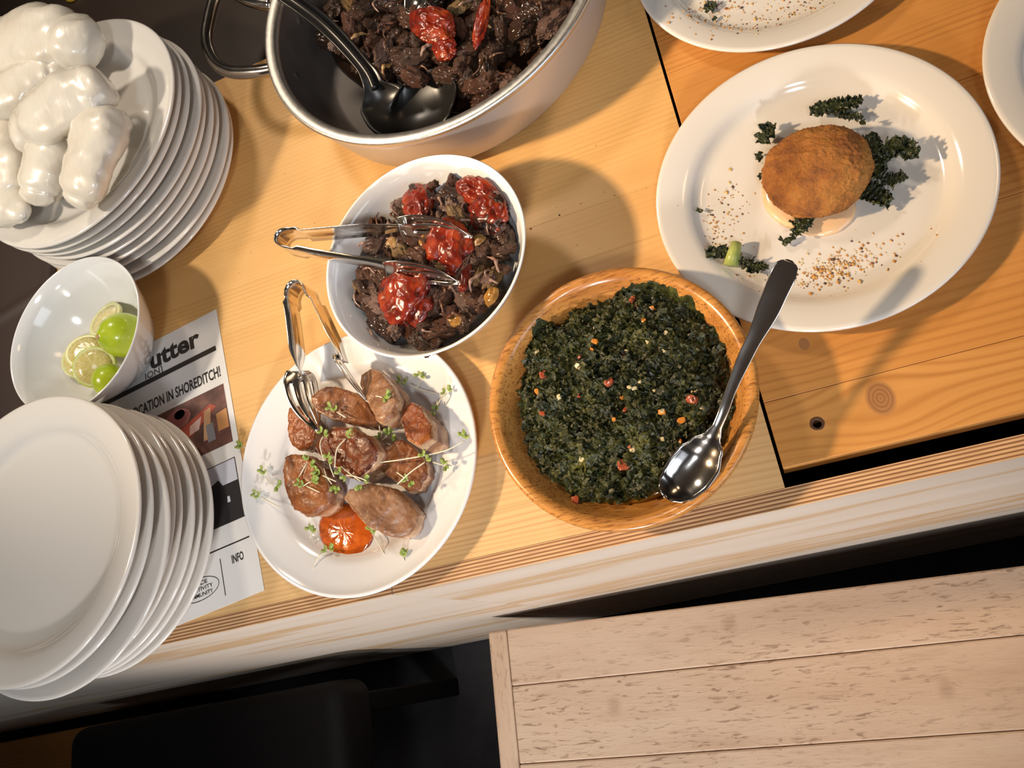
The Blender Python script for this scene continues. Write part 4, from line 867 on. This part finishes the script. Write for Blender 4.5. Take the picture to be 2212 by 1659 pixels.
# ------------------------------------------------------------------ pork plate
PL = ['pale-faced pork piece at the rear, under the tong tip', 'seared pork piece curving behind the middle one', 'amber-skinned pork piece at the left under the tong head', 'dark-skinned pork piece in the middle of the plate', 'amber crackling pork block at the right of the plate', 'flat seared pork piece right of the middle one', 'browned pork block at the front left of the plate', 'pale pork piece leaning beside the chilli sauce']
for i, (po, z0, h, kind) in enumerate(PORK):
    sl = [(2, -3), (-3, 2), (0, 4), (3, 3), (-2, -5), (-4, 4), (2, 3), (-5, 3)][i]
    P = smooth_outline(po, 180, 1); c = sum(P, Vector((0, 0))) / 180
    tab = sorted((math.atan2(q.y - c.y, q.x - c.x), (q - c).length) for q in P)
    def Rt(t):
        k = min(range(180), key=lambda j: abs(tab[j][0] - t)); return tab[k][1]
    bm = bmesh.new(); bmesh.ops.create_cube(bm, size=2); bmesh.ops.subdivide_edges(bm, edges=bm.edges[:], cuts=34, use_grid_fill=True)
    off = Vector((i * 3.7, i * 1.9, i))
    for v in bm.verts:
        x, y, z = v.co; u, w = x * math.sqrt(1 - y * y / 2), y * math.sqrt(1 - x * x / 2); rr = math.hypot(u, w)
        k = (rr ** 9 + abs(z) ** 9) ** (1 / 9); k = max(k, 1e-6); k = max(rr, abs(z)) / k
        rr *= k; z *= k; R_ = Rt(math.atan2(w, u)); t = math.atan2(w, u)
        taper = 1 - .06 * (1 - z) * .5
        X_, Y_ = rr * R_ * math.cos(t) * taper, rr * R_ * math.sin(t) * taper
        hz = h * .5 * (1 + (X_ * sl[0] + Y_ * sl[1]) * 1.6)
        v.co = Vector((X_, Y_, z0 + hz * (1 + z)))
    bm.normal_update(); N_ = [v.normal.copy() for v in bm.verts]
    for v, nn in zip(bm.verts, N_):
        q = v.co + off; d_ = .0026 * fbm(q * 26, 2) + .0012 * fbm(q * 110, 4) + .0006 * fbm(q * 420, 3)
        v.co += nn * d_
        v.co.z = max(v.co.z, z0 - .002)
    for f in bm.faces: f.material_index = 1 if f.normal.z > .62 else 0
    o = from_bm('pork_piece', bm, [M_PORKSIDE, PORKTOP[kind]], None, True, (*c, 0)); setp(o, PL[i], 'meat', 'pork pieces on the plate')
V, F, mi, c = blob(CHILI, [(.96, .0076), (1, .0084), (.99, .0096), (.94, .0110), (.85, .0120), (.6, .0132), (.3, .0138)], 64, 2, .0007, 120, 2)
setp(mk('chilli_sauce', V, F, M_CHILI, None, True, (*c, 0)), 'round pool of glossy orange chilli sauce on the pork plate', 'sauce')

def leaf_mesh(s):
    V = [Vector((0, 0, 0))]; n = 12
    for i in range(n):
        a = 2 * PI * i / n; r = s * (.5 + .12 * math.cos(2 * a)) * (1 - .35 * max(0, math.cos(a)) ** 6)
        V.append(Vector((s * .5 + r * math.cos(a), r * .95 * math.sin(a), s * .10 * math.cos(2 * a))))
    V[0] = Vector((s * .5, 0, -s * .08)); return V, [(0, i + 1, (i + 1) % n + 1) for i in range(n)]
SPL = ['cress sprout rear right of the pale rear pork piece', 'small cress sprout at the far rear of the pork plate', 'cress sprout on the right rear rim of the pork plate', 'cress leaves beside the amber pork block at the right', 'longest cress sprout, its stem running left from the right rim', 'cress sprout with a straight stem on the flat seared pork piece', 'cress leaf on the right side of the plate below the longest stem', 'upper cress leaf on the left rim of the pork plate', 'cress leaf just left of the browned pork block', 'lowest cress sprout on the left rim of the pork plate', 'cress sprout on the seared rear pork piece', 'cress leaf on the pale rear pork piece', 'cress sprout below the tip of the slotted tong head', 'cress sprout bending over the dark middle pork piece', 'cress leaves at the rear of the browned pork block', 'cress sprout between the browned block and the dark middle piece', 'cress sprout on the right part of the browned pork block', 'cress sprout at the front of the dark middle pork piece', 'large cress leaves on the pale front pork piece', 'cress sprout between the browned block and the chilli sauce', 'cress sprout in the middle of the browned pork block', 'tiny cress leaf in the middle of the browned pork block', 'cress sprout at the front of the flat seared pork piece', 'cress leaf at the left edge of the chilli sauce', 'cress sprout with its stem at the front of the chilli sauce', 'cress sprout right of the chilli sauce', 'tiny lone cress leaf on the front right rim', 'cress leaves in the gap behind the flat seared pork piece', 'darker cress leaf beside the amber pork block', 'single cress leaf lying outside the left rim of the pork plate']
rnd = random.Random(7)
for i, (lv, stp) in enumerate(SPROUT):
    b = Vector(lv[0]); r = empty('cress_sprout', (b.x, b.y, b.z), SPL[i], 'sprout', 'cress sprouts on the pork plate')
    pts = [Vector(p) - b + Vector((0, 0, .002 * math.sin(3.14 * k / max(1, len(stp) - 1)))) for k, p in enumerate(stp)]
    V, F = tube(catmull(pts, 5), .00065, 6); mk('stem', V, F, M_STEMW, r)
    for k, q in enumerate(lv):
        d = Vector(q) - Vector(stp[0]); an = math.atan2(d.y, d.x) + (.25 if k else -.25)
        for side in (-1, 1):
            V, F = leaf_mesh(rnd.uniform(.0048, .0066)); o = mk('leaf', V, F, M_LEAF, r, True, tuple(Vector(q) - b + Vector((0, 0, .001 + .0006 * k))))
            o.rotation_euler = (side * .35, -.25, an + side * .75)
            m = o.modifiers.new('thickness', 'SOLIDIFY'); m.thickness = .0003
    
# ------------------------------------------------------------------ croquette plate
bm = bmesh.new(); bmesh.ops.create_icosphere(bm, subdivisions=6, radius=1)
for vv in bm.verts:
    v = vv.co.copy(); f = 1 + .07 * noise.noise(v * 1.6 + Vector((3, 1, 0)))
    if v.z < -.3: f *= 1 - .10 * (-v.z - .3)
    p = Vector((v.x * .0470 * f, v.y * .0425 * f, v.z * (.0240 if v.z > 0 else .020)))
    vv.co = p + v * (.0016 * fbm(v * 4, 3) + .0011 * fbm(v * 22, 4) + .0007 * fbm(v * 55, 3))
o = from_bm('croquette', bm, M_CROQ, None, True, (.1075, .3785, .0335)); o.rotation_euler = (.06, -.04, -.15)
setp(o, 'golden breadcrumbed croquette in the middle of its plate', 'croquette')
V, F, mi, c = blob(AIOLI, [(.96, .0076), (1, .0085), (.99, .0102), (.95, .0116), (.84, .0128), (.5, .0132)], 72, 3, .0007, 50, 5)
setp(mk('aioli', V, F, M_AIOLI, None, True, (*c, 0)), 'pale peach aioli pooled under the croquette', 'sauce')

def kale(pts, w, label, seed):
    P = catmull(pts, max(12, int(64 / len(pts)))); b = Vector(pts[len(pts) // 2]); b.z = .0078; N = len(P); K = 19; V, F = [], []
    step = sum((P[i + 1] - P[i]).length for i in range(N - 1)) / N
    for i, p in enumerate(P):
        t = i / (N - 1); a = i * step; tg = (P[min(i + 1, N - 1)] - P[max(i - 1, 0)]).normalized(); s = tg.cross(Vector((0, 0, 1))).normalized(); up = s.cross(tg)
        env = .30 + .70 * math.sin(PI * min(1, .12 + .86 * t)) ** .7
        for k in range(K):
            f = (k - 9) / 9; ed = abs(f); sg = 1 if f > 0 else -1
            lobe = .62 + .55 * noise.noise(Vector((a * 260, sg * 3, seed))) + .30 * noise.noise(Vector((a * 700, sg * 5, seed)))
            hw = w * .80 * env * max(.12, lobe)
            ru = ed ** 1.3 * w * .55 * noise.noise(Vector((a * 420, f * 2.2, seed * 1.7))) + ed * w * .22 * noise.noise(Vector((a * 1000, f * 5, seed + 9)))
            q = p + s * (hw * f + ed * w * .18 * noise.noise(Vector((a * 800, f * 5, seed + 31)))) + up * ru + tg * (ed * w * .30 * noise.noise(Vector((a * 500, f * 4, seed + 20))))
            q.z = max(q.z, .0092 + .0006 * noise.noise(q * 300)); V.append(q - b)
    for i in range(N - 1):
        for k in range(K - 1): x = i * K + k; F.append((x, x + 1, x + K + 1, x + K))
    o = mk('kale_piece', V, F, M_KALE, None, True, tuple(b)); m = o.modifiers.new('thickness', 'SOLIDIFY'); m.thickness = .0005
    return setp(o, label, 'kale', 'kale pieces on the plates')
for i, (p, w, lab) in enumerate(KALE): kale(p, w * 1.25, lab, i + 3)
V, F = tube([Vector(STEM[0]) - Vector(STEM[1]) * 1, (Vector(STEM[0]) - Vector(STEM[1])) * .5 + Vector((0, 0, .001)), Vector((0, 0, 0))], lambda t: .0052 + .0018 * t, 14)
setp(mk('vegetable_stalk', V, F, M_KSTEM, None, True, (STEM[1][0], STEM[1][1], .0165)), 'pale green kale stem on the near left of the croquette plate', 'stalk')

# crumbs: uncountable sprinkles
def crumbs(nm, clusters, zf, label, seed, smin=.0004, smax=.0015):
    rnd = random.Random(seed); V, F, mi = [], [], []
    for (x, y, sx, sy, n) in clusters:
        for _ in range(n):
            s = rnd.uniform(smin, smax) * (1.7 if rnd.random() < .07 else 1); p = Vector((rnd.gauss(x, sx), rnd.gauss(y, sy), 0)); z = zf(p.x, p.y)
            if z is None: continue
            p.z = z + s * .35; k = len(V); m = rnd.choice((0, 0, 0, 1, 2, 2, 3))
            for d in ((1, 0, 0), (-1, 0, 0), (0, 1, 0), (0, -1, 0), (0, 0, .7), (0, 0, -.5)): V.append(p + Vector(d) * s * rnd.uniform(.6, 1.2))
            for f in ((0, 2, 4), (2, 1, 4), (1, 3, 4), (3, 0, 4), (2, 0, 5), (1, 2, 5), (3, 1, 5), (0, 3, 5)): F.append(tuple(k + j for j in f)); mi.append(m)
    c = Vector((V[0].x, V[0].y, 0)); o = mk(nm, [v - c for v in V], F, M_CRUMB, None, False, tuple(c), mi); return setp(o, label, 'crumbs', kind='stuff')
def plate_z(cx, cy, R):
    pr_ = [(r, z) for r, z in plate_profile(R)[11:]][::-1]
    def f(x, y):
        d = math.hypot(x - cx, y - cy)
        if d > R * .97: return None
        for (r0, z0), (r1, z1) in zip(pr_, pr_[1:]):
            if r0 <= d <= r1: return z0 + (z1 - z0) * (d - r0) / max(r1 - r0, 1e-6)
        return .0078
    return f
crumbs('spice_crumbs', CR[:7], plate_z(.106, .3752, .1452), 'orange spice crumbs scattered on the croquette plate', 1)
crumbs('spice_crumbs', CR[7:], plate_z(.1438, .6661, .1412), 'orange spice crumbs on the plate cut off by the top edge', 2)
crumbs('table_crumbs', [(-.35, .55, .08, .06, 10), (-.14, .43, .05, .03, 12), (-.5, .5, .05, .08, 6), (-.03, .45, .03, .05, 6)], lambda x, y: 0.0, 'few tiny crumbs on the bare pine of the counter', 3, .0005, .0010)

# ------------------------------------------------------------------ stewed greens in the wooden bowl
gp = smooth_outline(GREEN, 96, 2); gc = sum(gp, Vector((0, 0))) / 96; wc = Vector((-.1094, .2195))
def inner_z(d): 
    T = [(0, .011), (.07, .0125), (.088, .018), (.101, .034), (.108, .051)]
    for (r0, z0), (r1, z1) in zip(T, T[1:]):
        if d <= r1: return z0 + (z1 - z0) * (d - r0) / (r1 - r0)
    return .052
edge = {}
def gh(x, y, s):
    """top of the heap; s = 0 centre .. 1 outline"""
    q = Vector((x, y, 0)); a = .5 + .5 * noise.noise(q * 26 + Vector((2, 5, 0)))
    rid = 1 - abs(noise.noise(q * 75 + Vector((0, 0, 4)))) * 2.2; rid2 = 1 - abs(noise.noise(q * 190)) * 2.2
    h = .047 - .016 * s ** 3 + .016 * (a - .5) + .0060 * fbm(q * 58, 2) + .0042 * rid + .0022 * rid2 + .0014 * fbm(q * 480, 3)
    return max(h, inner_z(math.hypot(x - wc.x, y - wc.y)) + .0015)
V, F = [], []; R = 130; A = 380
bound = [gp[int(i * 96 / A) % 96].lerp(gp[(int(i * 96 / A) + 1) % 96], (i * 96 / A) % 1) for i in range(A)]
bound = [b + (b - gc).normalized() * (.0035 * fbm(Vector((b.x, b.y, 0)) * 130, 3)) for b in bound]
for j in range(1, R + 1):
    s = j / R
    for b in bound:
        p = gc + (b - gc) * s; z = gh(p.x, p.y, s)
        if j > R - 3: z = inner_z((p - wc).length) + (z - inner_z((p - wc).length)) * (R - j) / 3 * .8 + .0004
        V.append(Vector((p.x - gc.x, p.y - gc.y, z)))
V.append(Vector((0, 0, gh(gc.x, gc.y, 0))))
for j in range(R - 1):
    for i in range(A):
        a, b = j * A + i, j * A + (i + 1) % A; F.append((a, a + A, b + A, b))
for i in range(A): F.append((len(V) - 1, i, (i + 1) % A))
# crumpled leaf flakes lying all over the heap
rnd = random.Random(21)
for _ in range(2300):
    b = bound[rnd.randrange(A)]; s = rnd.random() ** .5 * .985; p = gc + (b - gc) * s; z = gh(p.x, p.y, s) + rnd.uniform(-.0012, .0006)
    L = rnd.uniform(.0018, .0050); M3 = Euler((rnd.gauss(0, .5), rnd.gauss(0, .5), rnd.uniform(0, 6.28))).to_matrix(); k = len(V); sd = rnd.uniform(0, 99)
    for jj in range(4):
        for ii in range(5):
            a, c_ = ii / 2 - 1, (jj / 1.5 - 1) * .6; n3 = noise.noise_vector(Vector((a * 1.6, c_ * 1.6, sd)))
            V.append(M3 @ (Vector((a, c_, 0)) * L + n3 * L * .75) + Vector((p.x - gc.x, p.y - gc.y, z)))
    F += [(k + jj * 5 + ii, k + jj * 5 + ii + 1, k + jj * 5 + ii + 6, k + jj * 5 + ii + 5) for jj in range(3) for ii in range(4)]
o = mk('stewed_greens', V, F, M_GREEN, None, True, (gc.x, gc.y, 0)); setp(o, 'dark chopped stewed greens heaped in the wooden bowl', 'greens', kind='stuff')
# oil between heap and bowl
V, F, mi, c = blob([tuple(gc + (p - gc) * 1.0) for p in gp], [(.9, .0172), (1.0, .0250), (1.035, .0262), (.98, .0268), (.5, .0270)], 96, 1, .0006, 60, 4)
V = [v if math.hypot(v.x + c[0] - wc.x, v.y + c[1] - wc.y) < .0935 else Vector((wc.x - c[0] + (v.x + c[0] - wc.x) * .0935 / math.hypot(v.x + c[0] - wc.x, v.y + c[1] - wc.y), wc.y - c[1] + (v.y + c[1] - wc.y) * .0935 / math.hypot(v.x + c[0] - wc.x, v.y + c[1] - wc.y), v.z)) for v in V]
setp(mk('oil_pool', V, F, M_OIL, None, True, (*c, 0)), 'orange oil around the greens in the wooden bowl', 'oil')
M_GT = simple('cooked_tomato_dice', [(.3, (.28, .04, .016)), (.7, (.46, .12, .05))], 120, .2, .3, Coat_Weight=.5)
M_GO = Mat('orange_pepper_bit', (.60, .22, .03), .25, Coat_Weight=.4).mat; M_GG = Mat('garlic_bit', (.60, .50, .28), .3).mat
nmap = dict(tom=('tomato_piece', 'cooked red tomato dice among the stewed greens', M_GT), org=('carrot_piece', 'small orange vegetable bit among the stewed greens', M_GO), gar=('garlic_piece', 'small pale garlic bit among the stewed greens', M_GG))
rb = random.Random(5)
for _ in range(34):
    b = bound[rb.randrange(A)]; q = gc + (b - gc) * rb.random() ** .5 * .92
    GBIT.append((q.x, q.y, .05, rb.uniform(.0028, .0048), rb.choice(('gar', 'gar', 'org', 'tom'))))
for i, (x, y, z, s, k) in enumerate(GBIT):
    nm, lab, mt = nmap[k]; e = min(1, (Vector((x, y)) - gc).length / .095)
    o = mk(nm, *sphere_pts(14, 10, lambda d: Vector((max(-.75, min(.75, d.x)) * .62 * s, max(-.7, min(.7, d.y)) * .48 * s, max(-.6, min(.6, d.z)) * .40 * s)) * (1.1 + .3 * noise.noise(d * 1.4 + Vector((i * 2.1, 0, 0))))), mt, None, True, (x, y, gh(x, y, e) + s * .10))
    o.rotation_euler = (.2 * math.sin(i), .3 * math.cos(i), i * 1.9); setp(o, lab, 'vegetable', lab.split(' among')[0] + 's in the greens')
setp_ = [o for o in bpy.data.objects if o.name.startswith('tomato_piece')]
if setp_: setp_[0]['label'] = 'largest pink tomato dice at the front of the greens';
